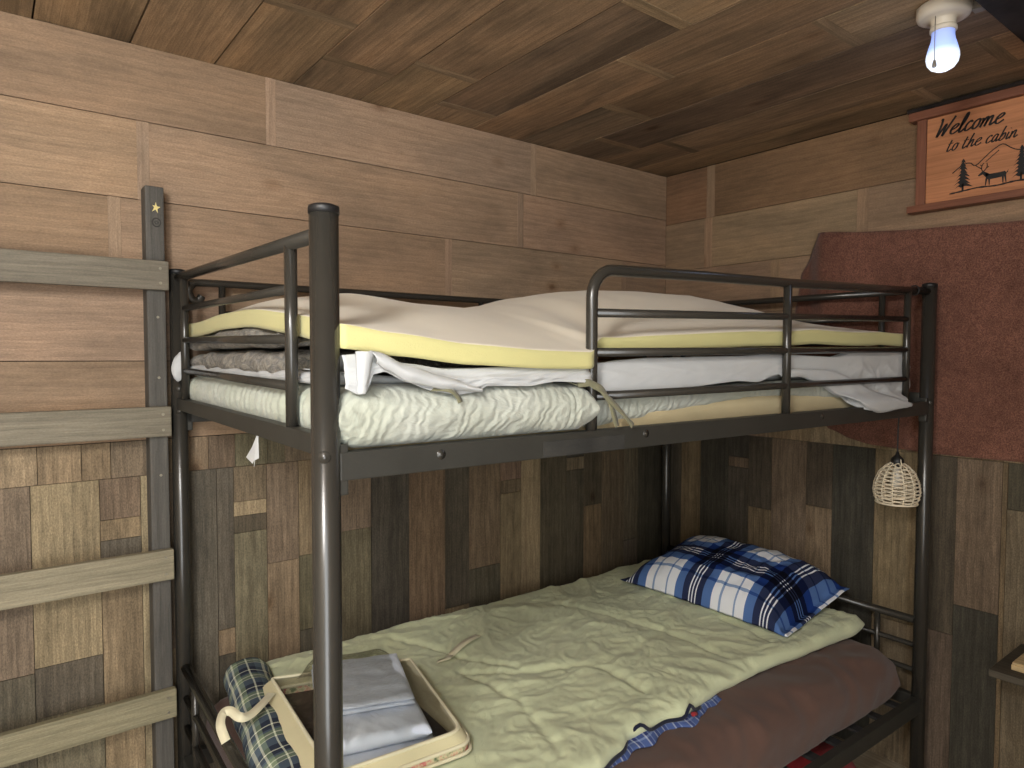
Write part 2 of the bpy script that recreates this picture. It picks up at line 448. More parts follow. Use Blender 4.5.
column(2.213, 2.305, (T, GRY), (.6, DRK))
column(2.305, WX, (T, BLK))
x = -.14
while x > XL:
    w_ = random.uniform(.07, .14); x2 = max(XL, x-w_)
    zt = random.uniform(.4, .9); column(x2, x, (T, random.choice([BRN, TAN, GRY, DRK, LIGHT])), (zt, random.choice([BRN, TAN, DRK, GRY]))); x = x2
mb = MB()
x = XL
while x < WX-.03:          # top course of short upright offcuts
    x2 = min(WX, x+random.uniform(.05, .11))
    if WX-x2 < .05: x2 = WX
    wallplank(mb, 'x', x, x2, T, 1.19, jit(random.choice([BRN, TAN, RED, TAN, GRY]), 6), grain='v', proud=.001); x = x2
for (a, b, z0, z1, c) in cells: wallplank(mb, 'x', a, b, z0, z1, jit(c, 6), grain='v', proud=random.uniform(-.001, .0012))
w = mb.build('wainscot', M['wains'], wall_back)

# ---- right wall
mb = MB(); butts = {0: [1.81, .4, -.6], 1: [1.82, 1.165, .2, -.8], 2: [1.5, .6, -.4], 3: [1.7, .7, -.5], 4: [1.3, .3]}
rrows = [(2.019, ZC), (1.805, 2.019), (1.60, 1.805), (1.395, 1.60), (1.19, 1.395)]
mb.box(WX+.02, WX+.08, YF-.05, WY+.08, 0, ZC+.05, lin(40, 30, 24))
for r, (z0, z1) in enumerate(rrows):
    ys = sorted([YF, WY]+butts[r])
    for a, b in zip(ys, ys[1:]):
        s = .02; a2 = a+(s if a in butts[r] else 0); b2 = b-(s if b in butts[r] else 0)
        c = (128, 101, 77) if r == 0 else (142, 119, 96)
        wallplank(mb, 'y', a2, b2, z0+.0003, z1-.0003, jit(c, 7))
    for y in butts[r]: mb.box(WX+.0004, WX+.02, y-.0205, y+.0205, z0+.0003, z1-.0003, jit((142, 119, 96), 4), 0, 'z')
wall_right = structure(mb.build('wall_right', M['plank']))
cells = []
column(1.948, WY, (T, DRK)); column(1.844, 1.948, (T, TAN)); column(1.701, 1.844, (T, BLK))
column(1.605, 1.701, (T, BLK), (.998, RED), (.955, DRK)); column(1.501, 1.605, (T, DRK), (.80, TAN))
column(1.354, 1.501, (T, RED)); column(1.252, 1.354, (T, DRK), (.85, TAN)); column(1.101, 1.252, (T, BLK))
column(.952, 1.101, (T, TAN), (.5, TAN)); column(.844, .952, (T, DRK), (.507, BRN))
column(.719, .844, (T, RED), (.612, BLK)); column(.705, .719, (T, TAN)); column(.60, .705, (T, DRK), (.95, BRN))
y = .60
while y > YF:
    y2 = max(YF, y-random.uniform(.07, .14)); column(y2, y, (T, random.choice([BRN, TAN, GRY, DRK])), (random.uniform(.4, .9), random.choice([BRN, DRK, GRY]))); y = y2
mb = MB(); y = YF
while y < WY-.03:
    y2 = min(WY, y+random.uniform(.06, .13))
    if WY-y2 < .05: y2 = WY
    wallplank(mb, 'y', y, y2, T, 1.19, jit(random.choice([LIGHT, TAN, TAN, RED]), 6), grain='v', proud=.001); y = y2
for (a, b, z0, z1, c) in cells: wallplank(mb, 'y', a, b, z0, z1, jit(tuple(q*.9 for q in c), 6), grain='v', proud=random.uniform(-.001, .0012))
mb.build('wainscot', M['wains'], wall_right)

# ---- ceiling: boards running away from the back wall
mb = MB()
mb.box(XL-.05, WX+.05, YF-.05, WY+.08, ZC+.02, ZC+.06, lin(10, 8, 7))
seams = [.105, .315, .524, .749, .965, 1.18, 1.40, 1.621, 1.84, 2.06, 2.276, WX]
xx = .105
while xx > XL: xx -= .21; seams.insert(0, max(XL, xx))
strips = {.315: [1.30], .524: [1.61, .3], .749: [1.82, .6], .965: [1.70, .4], 1.18: [1.915, 1.1], 1.40: [1.325, .1], 1.621: [.88, 1.6], 1.84: [1.855, .3], 2.06: [1.73, .672], 2.276: [.915]}
for a, b in zip(seams, seams[1:]):
    ys = sorted(strips.get(a, [random.uniform(-.5, 1.5)]))
    yy = [YF]+ys+[WY+.02]
    for p, q in zip(yy, yy[1:]):
        c = random.choice([(156, 133, 106), (146, 124, 100), (134, 116, 96), (152, 128, 100), (130, 112, 94)])
        p2 = p+(.017 if p in ys else 0); q2 = q-(.017 if q in ys else 0)
        mb.box(a+.0022, b-.0022, p2, q2, ZC+random.uniform(0, .002), ZC+.02, jit(c, 6), 0, 'y')
    for q in ys: mb.box(a+.0012, b-.0012, q-.0175, q+.0175, ZC+.0004, ZC+.02, jit((154, 133, 106), 4), 0, 'x')
structure(mb.build('ceiling', M['ceil']))
mb = MB()
mb.box(XL-.05, WX, .27, .575, ZC-.05, ZC, (1, 1, 1, 1), ch=.004)
structure(mb.build('trim_1', M['beam']))

# ---- floor
mb = MB(); x = XL-.05
mb.box(XL-.05, WX+.08, YF-.08, WY+.08, -.1, -.02, lin(30, 24, 20))
while x < WX+.05:
    mb.box(x+.001, x+.139, YF-.05, WY+.03, -.02, 0, jit(random.choice([(160, 142, 120), (150, 134, 114), (166, 150, 128)]), 6), 0, 'y'); x += .14
structure(mb.build('floor', M['floor']))
PALE = [(206, 194, 176), (198, 186, 168), (212, 202, 186)]
# ---- walls behind the camera, with the open doorway the daylight comes through
mb = MB()
for r in range(11):
    z0 = r*.2036; mb.box(XL-.05, XL, YF, WY+.02, z0+.001, z0+.2026, jit(random.choice(PALE), 6), 0, 'y')
structure(mb.build('wall_left', M['plank']))
DX0, DX1, DZ = -1.06, -.14, 2.06
mb = MB()
for r in range(11):
    z0, z1 = r*.2036, (r+1)*.2036
    if z0 < DZ-.02:
        mb.box(XL-.05, DX0, YF-.05, YF, z0+.001, z1-.001, jit(random.choice(PALE), 6), 0, 'x')
        mb.box(DX1, WX, YF-.05, YF, z0+.001, z1-.001, jit(random.choice(PALE), 6), 0, 'x')
    else: mb.box(XL-.05, WX, YF-.05, YF, z0+.001, z1-.001, jit(random.choice(PALE), 6), 0, 'x')
structure(mb.build('wall_front', M['plank']))

# ------------------------------------------------------------------ wooden ladder on the back wall
lad = tag(empty('wooden_ladder', (.13, 2.0, 0)), 'grey stained wooden ladder with flat rungs fixed to the plank wall beside the bunk bed', 'ladder')
def lbox(name, x0, x1, y0, y1, z0, z1, col, grain, parent=lad, ch=.004, off=(.13, 2.0, 0)):
    m = MB(off); m.box(x0, x1, y0, y1, z0, z1, col, 0, grain, ch=ch)
    return m.build(name, M['ladder'], parent)
stl = []
for x0 in (.332, -.118):
    st = lbox('stile', x0, x0+.045, 1.991, 2.049, 0, 1.862, lin(86, 83, 78), 'z'); stl.append(st)
m = MB((.13, 2.0, 0))                      # round knot and pale chip on the stile
m.lathe([(0, -.0002), (.006, -.0008), (.009, -.0015), (.011, -.0006), (.012, .0005)], (.358, 1.9905, 1.768), 16, axis='z')
bpy_k = m
k = MB((.13, 2.0, 0))
k.tube([(.358+.010*cos(a), 1.9905, 1.768+.011*sin(a)) for a in [i*2*pi/14 for i in range(14)]], .0016, 6, closed=True)
k.tube([(.358+.004*cos(a), 1.9905, 1.768+.004*sin(a)) for a in [i*2*pi/8 for i in range(8)]], .0012, 6, closed=True)
k.build('knot', plain('dark_knot', lin(52, 50, 46), .8), stl[0])
k = MB((.13, 2.0, 0))
star = [(0, .016), (.003, .005), (.011, .004), (.004, -.002), (.005, -.013), (-.001, -.004), (-.009, -.010), (-.004, .001), (-.008, .007), (-.002, .006)]
k.face([(.357+a, 1.9903, 1.805+b) for a, b in star]); k.face([(.357+a*.7, 1.9898, 1.805+b*.7) for a, b in star])
k.build('paint_chip', plain('pale_chip', lin(206, 192, 128), .8), stl[0])
rz = [(1.590, 1.666), (1.205, 1.284), (.820, .902), (.444, .522), (.07, .148)]
for i, (z0, z1) in enumerate(rz):
    col = [(116, 109, 96), (122, 115, 100), (138, 130, 109), (138, 131, 106), (132, 124, 102)][i]
    rg = lbox('rung', -.128, .3815, 1.969, 1.991, z0, z1, lin(*col), 'x')
    for zz in (z0+.018, z1-.02):
        s = MB((.13, 2.0, 0)); s.tube([(.361, 1.9705, zz), (.361, 1.9675, zz)], .0038, 10); s.build('screw', M['screw'], rg)
for z in (1.52, 1.36, 1.10):
    s = MB((.13, 2.0, 0)); s.tube([(.357, 1.993, z), (.357, 1.9895, z)], .0035, 10); s.build('screw', M['screw'], stl[0])

# ------------------------------------------------------------------ steel bunk bed (bed-local coordinates)
bed = tag(bedthing('bunk_bed', (.99, .53, 0)), 'black tubular steel bunk bed standing in the corner of the plank walls', 'bunk bed')
BO = (.99, .53, 0)
L, W = 1.98, 1.062
def bmb(): return MB(BO)
R = .021
tops = {(0, 0): 1.630, (1, 0): 1.647, (0, 1): 1.645, (1, 1): 1.647}
for (i, j), zt in tops.items():
    x, y = i*L, j*W
    m = bmb(); m.tube([(x, y, 0.0), (x, y, zt)], R, 24); p = m.build('post', M['metal'], bed)
    m = bmb(); m.lathe([(0, .006), (R*.7, .0055), (R+.0004, .003), (R+.0012, 0), (R+.0012, -.008), (R-.001, -.008)], (x, y, zt), 24); m.build('cap', M['blackp'], p)
    m = bmb(); m.lathe([(R-.001, .03), (R+.002, .028), (R+.002, 0)], (x, y, 0), 24); m.build('foot', M['blackp'], p)
    dx = 1 if i == 0 else -1
    # joint sleeve where the two halves of the post plug together and the rail brackets bolt on
    m = bmb(); m.box(x+dx*.018-.012, x+dx*.018+.012, y-.012, y+.012, 1.215, 1.29, ch=.003); m.build('bracket', M['rail'], p)
    for z in (1.275,) if j == 0 else (1.33, 1.27):
        m = bmb(); m.lathe([(0, .0035), (.004, .0035), (.0052, .002), (.0085, .0018), (.0095, 0)], (0, 0, 0), 16)
        ang = math.radians(-118 if j == 0 else -100); d = Vector((cos(ang), sin(ang), 0))
        q = Vector((0, 0, 1)).rotation_difference(d).to_matrix()
        m.v = [q @ v + Vector((x, y, z)) + d*(R-.0008) for v in m.v]
        m.build('bolt', M['metal'], p)
    if (i, j) == (0, 0):
        for z in (1.255, 1.235):
            m = bmb(); m.tube([(x-.006, y+.019, z), (x-.012, y+.024, z)], .0045, 8); m.build('bolt', M['screw'], p)
def tubepart(name, pts, r, sm=0, mat='metal', parent=bed, seg=14):
    m = bmb(); m.tube(pts, r, seg, smooth_path=sm); return m.build(name, M[mat], parent)
def boxpart(name, a, mat='rail', parent=bed, ch=.002):
    m = bmb(); m.box(*a, ch=ch); return m.build(name, M[mat], parent)
# upper deck rails
ur = boxpart('side_rail', (.016, L-.016, -.014, .012, 1.237, 1.2785))
boxpart('side_rail', (.016, L-.016, W-.012, W+.014, 1.237, 1.2785))
m = bmb(); m.box(.395, .60, -.0147, -.0139, 1.2385, 1.2665); m.build('label_residue', M['residue'], ur)
for x, z in ((.185, 1.262), (.662, 1.264), (1.33, 1.264)):
    m = bmb(); m.lathe([(0, .003), (.004, .003), (.0045, .0015), (.008, .0012), (.0085, 0)], (0, 0, 0), 16)
    q = Vector((0, 0, 1)).rotation_difference(Vector((0, -1, 0))).to_matrix(); m.v = [q @ v+Vector((x, -.0135, z)) for v in m.v]
    m.build('bolt', M['metal'], ur)
for x, s in ((0, 1), (L, -1)):
    boxpart('end_rail', (x-.011, x+.011, .018, W-.018, 1.274, 1.305))
for k in range(13):
    x = .10+k*.148; boxpart('slat', (x-.02, x+.02, .012, W-.012, 1.2395, 1.2495), 'slatm', ch=.001)
# end frames of the upper bunk
for x in (0, L):
    e = tubepart('end_guard', [(x, .018, 1.596 if x == 0 else 1.632), (x, W-.018, 1.627 if x == 0 else 1.634)], .0115)
    for y in (.145, W-.085): tubepart('upright', [(x, y, 1.295), (x, y, 1.600+(.026 if y > .5 or x else 0))], .0105, parent=e)
    for z0, z1 in ((1.527, 1.541), (1.446, 1.459), (1.370, 1.379)):
        if x: z0, z1 = z0+.02, z1+.006
        tubepart('bar', [(x, .145, z0), (x, W-.085, z1)], .008, parent=e)
# front guard: one bent tube from the side rail up and along to the right post
pts = [(.524, 0, 1.26), (.524, 0, 1.38), (.524, 0, 1.50)]
for a in range(0, 91, 15):
    t = math.radians(a); pts.append((.524+.055*(1-cos(t)), 0, 1.531+.055*sin(t)))
pts += [(.85, 0, 1.594), (1.18, 0, 1.601), (1.60, 0, 1.614), (L-.018, 0, 1.625)]
fg = tubepart('front_guard', pts, .0115)
for x, z in ((1.183, 1.60), (1.830, 1.62)): tubepart('upright', [(x, 0, 1.27), (x, 0, z)], .0105, parent=fg)
for z0, z1 in ((1.502, 1.534), (1.427, 1.441), (1.343, 1.352)): tubepart('bar', [(.524, 0, z0), (1.83, 0, z1)], .0085, parent=fg)
# rear guard along the wall, its near end curled down
rg = tubepart('rear_guard', [(.060, W, 1.582), (.052, W, 1.570), (.036, W, 1.572), (.028, W, 1.592), (.036, W, 1.611), (.060, W, 1.618), (.3, W, 1.618), (1.0, W, 1.616), (L-.018, W, 1.620)], .0105, 6)
for x in (.113, .983, 1.83): tubepart('upright', [(x, W, 1.27), (x, W, 1.612)], .0095, parent=rg)
for z in (1.535, 1.455): tubepart('bar', [(.113, W, z), (1.83, W, z)], .008, parent=rg)
# lower deck
boxpart('side_rail', (.016, L-.016, -.014, .012, .272, .320)); boxpart('side_rail', (.016, L-.016, W-.012, W+.014, .272, .320))
for x in (0, L):
    boxpart('end_rail', (x-.011, x+.011, .018, W-.018, .28, .32))
    e = tubepart('end_bar', [(x, .018, .565), (x, W-.018, .565)], .0125)
    for y in (.135, W-.135): tubepart('upright', [(x, y, .31), (x, y, .56)], .0095, parent=e)
    for z in (.482, .40): tubepart('bar', [(x, .018, z), (x, W-.018, z)], .0085, parent=e)
for k in range(16):
    x = .09+k*.12; boxpart('slat', (x-.016, x+.016, .012, W-.012, .298, .307), 'slatm', ch=.001)
for y in (.10, .53, .96): boxpart('slat_brace', (.011, L-.011, y-.012, y+.012, .289, .298), 'slatm', ch=.001)

# ------------------------------------------------------------------ soft things
def stations(a, b, r, n, k=7):
    """sampling of [a,b]: dense in the rounded zone r at both ends"""
    r = min(r, (b-a)*.49)
    ed = [r*(1-cos(pi/2*i/k)) for i in range(k)]
    mid = [a+r+(b-a-2*r)*i/n for i in range(n+1)]
    return [a+q for q in ed]+mid+[b-q for q in reversed(ed)]
def hslab(mb, x0, x1, y0, y1, zt, zb, r=.04, nx=60, ny=40, nb=None, p=2.0, disp=None, warp=None, mi=0, ry=None, uvs=1.0):
    """closed soft slab: top zt(x,y), bottom zb(x,y), rounded rim. y0/y1 may be functions of x"""
    ry = ry or r
    fx = stations(0, 1, r/(x1-x0), nx)
    Y0 = y0 if callable(y0) else (lambda x: y0); Y1 = y1 if callable(y1) else (lambda x: y1)
    fy = stations(0, 1, ry/abs(Y1(.5*(x0+x1))-Y0(.5*(x0+x1))), ny)
    def e(d, rr):
        t = 1-max(0, min(1, d/rr)); return (max(0, 1-t**p))**(1/p)
    def side(sgn):
        def P(i, j):
            x = x0+(x1-x0)*fx[i]; ya, yb = Y0(x), Y1(x); y = ya+(yb-ya)*fy[j]
            t, b = zt(x, y), zb(x, y); zm = (t+b)/2
            q = e(min(x-x0, x1-x), r)*e(min(y-ya, yb-y), ry)
            z = zm+((t if sgn > 0 else b)-zm)*q
            v = Vector((x, y, z))
            if disp and sgn > 0: v = v+disp(x, y, z, q)
            elif disp and q < .98: v = v+disp(x, y, z, q)
            return warp(v) if warp else v
        return P
    uvf = lambda i, j: ((x0+(x1-x0)*fx[min(i, len(fx)-1)])*uvs, fy[min(j, len(fy)-1)]*abs(Y1(x0)-Y0(x0))*uvs)
    mb.grid(side(1), len(fx), len(fy), uvf=uvf, mi=mi)
    mb.grid(side(-1), len(fx), len(fy), uvf=uvf, mi=mi, flip=True)

# ---- lower mattress in its brown sheet
LM = (.98, .53, .307)
lm = tag(bedthing('mattress', LM), 'thick mattress in a brown fitted sheet on the lower bunk', 'mattress')
m = MB(LM)
def lm_disp(x, y, z, q):
    f = sstep(.0, .12, 1-q) if y < .3 else .0
    w = .009*(ridge(x*5+y*9, z*7, 1)-.5)+.005*(ridge(x*13, z*18+y*6, 4)-.5)
    return Vector((0, -w*1.6, w))
hslab(m, .045, 1.89, .02, 1.03, lambda x, y: .487+.012*sin((x-.1)/1.8*pi)+.006*nz(x*4, y*4, 2), lambda x, y: .309, .085, 120, 40, p=3.0, disp=lm_disp, ry=.085)
m.build('fitted_sheet', M['brown'], lm, weld=True)
m = MB(LM); hslab(m, .07, 1.90, .05, 1.0, lambda x, y: .46, lambda x, y: .3072, .05, 10, 6); m.build('mattress_core', M['tan'], lm, weld=True)

# ---- green sleeping bag spread on it, plaid lining turned back at the foot
SB = (1.0, .55, .49)
sb = tag(bedthing('sleeping_bag', SB), 'pale green sleeping bag with plaid lining spread over the lower bunk', 'sleeping bag')
edge = [(.10, .03), (.45, .055), (.65, .095), (.74, .125), (.80, .150), (.86, .148), (.92, .150), (.98, .135), (1.03, .145), (1.163, .163), (1.355, .168), (1.6, .15), (1.85, .135), (1.95, .15)]
def sb_y0(x): return interp(edge, x)+.006*nz(x*14, 3)
foldlines = [((.62, .62), (.95, .40)), ((.95, .40), (.98, .25)), ((.55, .93), (.78, .55)), ((1.15, .85), (1.32, .52)), ((1.32, .52), (1.30, .25)), ((.66, .40), (.60, .18)), ((.62, .62), (.66, .40)), ((.95, .40), (1.32, .52)), ((1.55, .42), (1.5, .2))]
def segd(p, a, b):
    ax, ay = a; bx, by = b; dx, dy = bx-ax, by-ay
    t = max(0, min(1, ((p[0]-ax)*dx+(p[1]-ay)*dy)/(dx*dx+dy*dy)))
    return sqrt((p[0]-ax-dx*t)**2+(p[1]-ay-dy*t)**2)
def sb_top(x, y):
    wx, wy = x+.05*nz(x*3, y*3, 5), y+.05*nz(x*3, y*3, 9)
    qx, qy = x+.10*nz(x*2.6, y*2.6, 31)+.035*nz(x*8, y*8, 33), y+.10*nz(x*2.6, y*2.6, 37)+.035*nz(x*8, y*8, 39)
    z = .540+.012*nz(wx*3.2, wy*3.2, 1)
    m1 = .55+.45*nz(x*2, y*2, 44)*2
    z += .0085*(ridge(qx*5.0, qy*6.5, 3)-.55)
    z += .0058*(ridge(qx*10.5+qy*2, qy*13, 7)-.55)*max(.3, m1)
    z += .0036*(ridge(qx*21, qy*25-qx*5, 11)-.5)
    z += .0018*(ridge(qx*44, qy*48, 13)-.5)
    d = min(segd((wx, wy), a, b) for a, b in foldlines)
    z -= .008*math.exp(-(d/.014)**2)
    # creases running in from the front hem
    dy = max(0, y-sb_y0(x)); z += .006*math.exp(-dy/.16)*(ridge(x*11+dy*6, dy*2.2, 15)-.45)
    z += .012*sstep(1.45, 1.9, x)*sstep(.5, .1, y)
    z -= .02*sstep(.24, .10, x)
    k = sstep(.08, .12, x)*sstep(.54, .47, x)*sstep(.22, .28, y)*sstep(.84, .78, y)   # pressed flat under the bag
    return z*(1-k)+.546*k
m = MB(SB)
hslab(m, .10, 1.915, sb_y0, 1.035, sb_top, lambda x, y: .492+.004*sstep(.3, .1, y), .04, 330, 170, p=2.0, ry=.032)
m.build('shell', M['green'], sb, weld=True)
m = MB(SB)    # lining peeping out from under the hem
def lp(i, j):
    x = .46+i*.0085; t = j/9; yy = sb_y0(x)
    out = .012+.020*math.exp(-((x-.83)/.05)**2)+.016*math.exp(-((x-.99)/.035)**2)+.006*nz(x*30, 2)
    return (x, yy+.03-t*(.03+out), .505+.018*(1-t)*t+.004*nz(x*22, t*2)-.006*t+.012*math.exp(-((x-.88)/.05)**2)*(1-t))
m.grid(lp, 82, 10, uvf=lambda i, j: (i*.0085, j*.005))
ln = m.build('plaid_lining', M['blueplaid'], sb)
so = ln.modifiers.new('s', 'SOLIDIFY'); so.thickness = .003
m = MB(SB)
m.tube([(x, sb_y0(x)-.003+.010*math.exp(-((x-.80)/.03)**2), .512+.003*nz(x*20, 5)+.022*math.exp(-((x-.83)/.022)**2)+.024*math.exp(-((x-1.0)/.016)**2)) for x in [.45+i*.01 for i in range(61)]], .0045, 8)
m.build('navy_binding', M['navy'], sb)
m = MB(SB); m.tube([(1.005, sb_y0(1.005)-.008, .512), (1.02, sb_y0(1.02)-.010, .510)], .0055, 8); m.build('zip_pull', M['redcloth'], sb)
m = MB(SB)    # rolled-back flannel at the foot end
def rp(i, j):
    s = i/60; y = 1.02-.78*s; a = 2*pi*j/36
    cx = .142-.085*s+.012*nz(y*6, 1); cz = .535+.004*nz(y*8, 3); r = (.058+.007*nz(y*7, a*.8, 4)+.003*nz(y*25, a*2, 6))*(min(1, sqrt(min(1, (s+.002)*14)))*min(1, sqrt((1.002-s)*14)))
    return (cx+r*1.05*cos(a), y, max(.498, cz+r*.86*sin(a)))
m.grid(rp, 61, 36, closev=True, uvf=lambda i, j: (i/60*.78, j/36*.40))
m.build('turned_back_lining', M['flannel'], sb)
m = MB(SB)    # ribbon tape lying on the shell
def on(x, y, h=.004): return (x, y, sb_top(x, y)+h)
m.ribbon([on(.66, .74), on(.72, .76, .012), on(.79, .79, .008)], (.024), Vector((0, 0, 1)), .001)
m.ribbon([on(.60, .715, .004), on(.625, .70, .01), on(.65, .725, .006), on(.66, .74)], .018, Vector((0, 0, 1)), .001)
m.build('tape', M['piping'], sb)

# ---- plaid pillow
PC = (1.70, .565, .535)
pw = tag(bedthing('pillow', PC), 'blue and white plaid pillow at the head of the lower bunk', 'pillow')
m = MB(PC)
def pbase(x, y): return .545
def pil_top(x, y):
    u, v = (x-1.735)/.205, (y-.56)/.345
    v /= .91
    q = max(0, 1-abs(u)**3)**.5*max(0, 1-abs(v)**4)**.5
    return .552+.004+.126*q+.008*(ridge(x*8, y*9, 2)-.5)*(.4+q)+.005*(ridge(x*16+y*7, y*18, 5)-.5)
def pil_bot(x, y):
    u, v = (x-1.735)/.205, (y-.56)/.345
    return .548-.006*max(0, 1-u*u)*max(0, 1-v*v)
def pil_warp(v):
    x, y, z = v; u, w_ = (x-1.735)/.205, (y-.56)/.345
    # sides pulled in between the corners; the head side is propped higher, corners flare
    x = 1.735+(x-1.735)*(1-.06*(1-w_*w_)); y = .56+(y-.56)*(1-.05*(1-u*u))
    z += .055*sstep(-.6, 1.2, u)
    z += .012*sstep(.5, 1, u)*sstep(-.5, -1, w_)
    a = .04; dx, dy = x-1.735, y-.56
    return Vector((1.737+dx*cos(a)-dy*sin(a), .555+dx*sin(a)+dy*cos(a), z))
hslab(m, 1.53, 1.94, .215, .905, pil_top, pil_bot, .012, 70, 90, warp=pil_warp, p=2, ry=.012)
m.build('pillowcase', M['pillow'], pw, weld=True)

# ---- clear zipped bedding bag with folded sheets in it
BG = (.29, .53, .555)
A_, B_, C_, D_ = Vector((.147, .763, .603)), Vector((.481, .655, .603)), Vector((.412, .285, .600)), Vector((.122, .30, .600))
def drop(v, z, o=(0, 0)): return Vector((v.x+o[0], v.y+o[1], z))
bg = tag(bedthing('bedding_bag', BG), 'clear vinyl bedding bag with cream piped edges on the sleeping bag, by the near post', 'bag')
def rr(pts, k=8, r=.035):   # loop with rounded corners
    out = []; n = len(pts)
    for i in range(n):
        p, a, b = pts[i], pts[i-1], pts[(i+1) % n]
        u, v = (a-p).normalized(), (b-p).normalized()
        rr_ = r if i == 2 or i == 3 else r*.2
        P0, P1 = p+u*rr_, p+v*rr_
        for q in range(k+1):
            t = q/k; out.append(P0*(1-t)**2+p*2*t*(1-t)+P1*t*t)
    return out
rim = rr([A_, B_, C_, D_])
floorz = .556
base_pts = [drop(A_, .574, (-.030, .012)), drop(B_, .574, (.018, .02)), drop(C_, .574, (.018, -.014)), drop(D_, .572, (-.058, -.01))]
low = rr(base_pts)
m = MB(BG); n = len(rim)
def wallp(i, j):
    t = j/4; p = rim[i % n]*(1-t)+low[i % n]*t
    return p+Vector((0, 0, .004*sin(t*pi)))
cream = lambda i, j: 0
m.grid(wallp, n, 5, closeu=True, uvf=lambda i, j: (i*.02, j*.02), mif=lambda i, j: 0)
m.build('gusset', M['creamcloth'], bg)
m = MB(BG); m.grid(lambda i, j: low[i % n]*(1-j/3)+drop(low[i % n], .553, (0, 0))*(j/3), n, 4, closeu=True); m.build('floral_band', M['floral'], bg)
m = MB(BG); m.tube(rim, .0042, 8, closed=True); m.build('piping', M['piping'], bg)
m = MB(BG); m.tube(low, .0045, 8, closed=True); m.build('piping', M['piping'], bg)
m = MB(BG); m.tube([drop(p, .5565, ((p.x-.29)*.02, (p.y-.53)*.02)) for p in low], .004, 8, closed=True); m.build('piping', M['piping'], bg)
m = MB(BG); m.face([drop(p, .5545) for p in low]); 
ob = m.build('card_insert', M['insert'], bg)
def bil(u, v): return (A_*(1-u)+B_*u)*(1-v)+(D_*(1-u)+C_*u)*v
m = MB(BG)    # clear lid, drawn up where the folded sheets push against it
def lid(i, j):
    u, v = i/30*.98+.01, j/34*.98+.01; p = bil(u, v)
    p.z += -.012*sin(pi*u)*sin(pi*v)+.005*nz(p.x*18, p.y*18, 3)
    if .17 < u < .93 and .09 < v < .96: p.z = max(p.z, .0)
    return p
lidpts = [(i, j) for i in range(31) for j in range(35)]
def lid2(i, j):
    p = lid(i, j); u, v = i/30, j/34
    bulge = sstep(.08, .25, u)*sstep(1.0, .70, u)*sstep(.02, .12, v)*sstep(1.0, .86, v)
    p.z += .066*bulge; return p
m.grid(lid2, 31, 35); m.build('clear_lid', M['vinyl'], bg)
m = MB(BG)    # milky side flap on the right edge
m.grid(lambda i, j: bil(1.0-.30*(j/6)*(1-.62*i/20), i/20*.98)+Vector((0, 0, .003-.010*sin(j/6*pi))), 21, 7); m.build('side_flap', M['milky'], bg)
m = MB(BG)    # carrying strap looping off the left side
m.ribbon([(.124, .690, .603), (.087, .642, .607), (.051, .609, .607), (.028, .604, .612), (.015, .634, .617), (.001, .640, .612), (-.011, .611, .602), (-.008, .578, .580)], .020, Vector((-.45, -.65, .6)), .0015, 8)
m.build('strap', M['piping'], bg)
m = MB(BG); m.ribbon([(.118, .48, .585), (.085, .46, .577), (.062, .445, .573)], .010, Vector((-.4, -.5, .75)), .001, 5); m.build('zip_tape', M['piping'], bg)

def folded(label, c, sx, sy, z0, th, ang, layers, seed, tilt=0, tx=0):
    o = bedthing('folded_sheet', (c[0], c[1], z0)); tag(o, label, 'bed sheet', 'pale blue sheets folded in the clear bag')
    m = MB((c[0], c[1], z0)); ca, sa = cos(ang), sin(ang)
    def wp(v):
        x, y, z = v.x, v.y, v.z
        return Vector((c[0]+ca*x-sa*y, c[1]+sa*x+ca*y, z+tilt*y+tx*x))
    for k in range(layers):
        h0 = z0+th*k/layers; h1 = z0+th*(k+1)/layers
        ins = .006*random.random()
        hslab(m, -sx/2+ins, sx/2-ins, -sy/2+ins*(1-k % 2), sy/2-ins,
              lambda x, y: h1-.0005+.003*nz(x*14, y*14, seed+k)+.0025*(ridge(x*16+y*10, y*18, seed)-.5), lambda x, y: h0+.0005+.002*nz(x*9, y*9, seed+k+3), .018, 40, 40, warp=wp)
    m.build('folds', M['paleblue'], o, weld=True)
    return o
folded('pale blue folded sheet at the bottom of the clear bag', (.272, .415), .225, .25, .557, .034, -.18, 1, 3)
folded('rolled pale blue folded sheet in the middle of the bag', (.274, .452), .218, .26, .592, .034, -.24, 1, 8)
folded('large lavender blue folded sheet on top in the clear bag', (.288, .540), .222, .25, .627, .026, -.30, 2, 15)

# ---- red bundle stored under the bed
RB = (1.62, .15, 0)
rb = tag(bedthing('storage_bundle', RB), 'red cloth bundle on the floor under the lower bunk near the far end', 'bundle')
m = MB(RB); hslab(m, 1.50, 1.74, .06, .30, lambda x, y: .215+.012*nz(x*14, y*14, 2), lambda x, y: .002, .08, 24, 20); m.build('cloth_wrap', M['redcloth'], rb, weld=True)
m = MB(RB); m.tube([(1.58, .16, .210), (1.60, .17, .238), (1.64, .18, .232), (1.66, .18, .210)], .008, 8, smooth_path=5); m.build('tie', M['creamcloth'], rb)

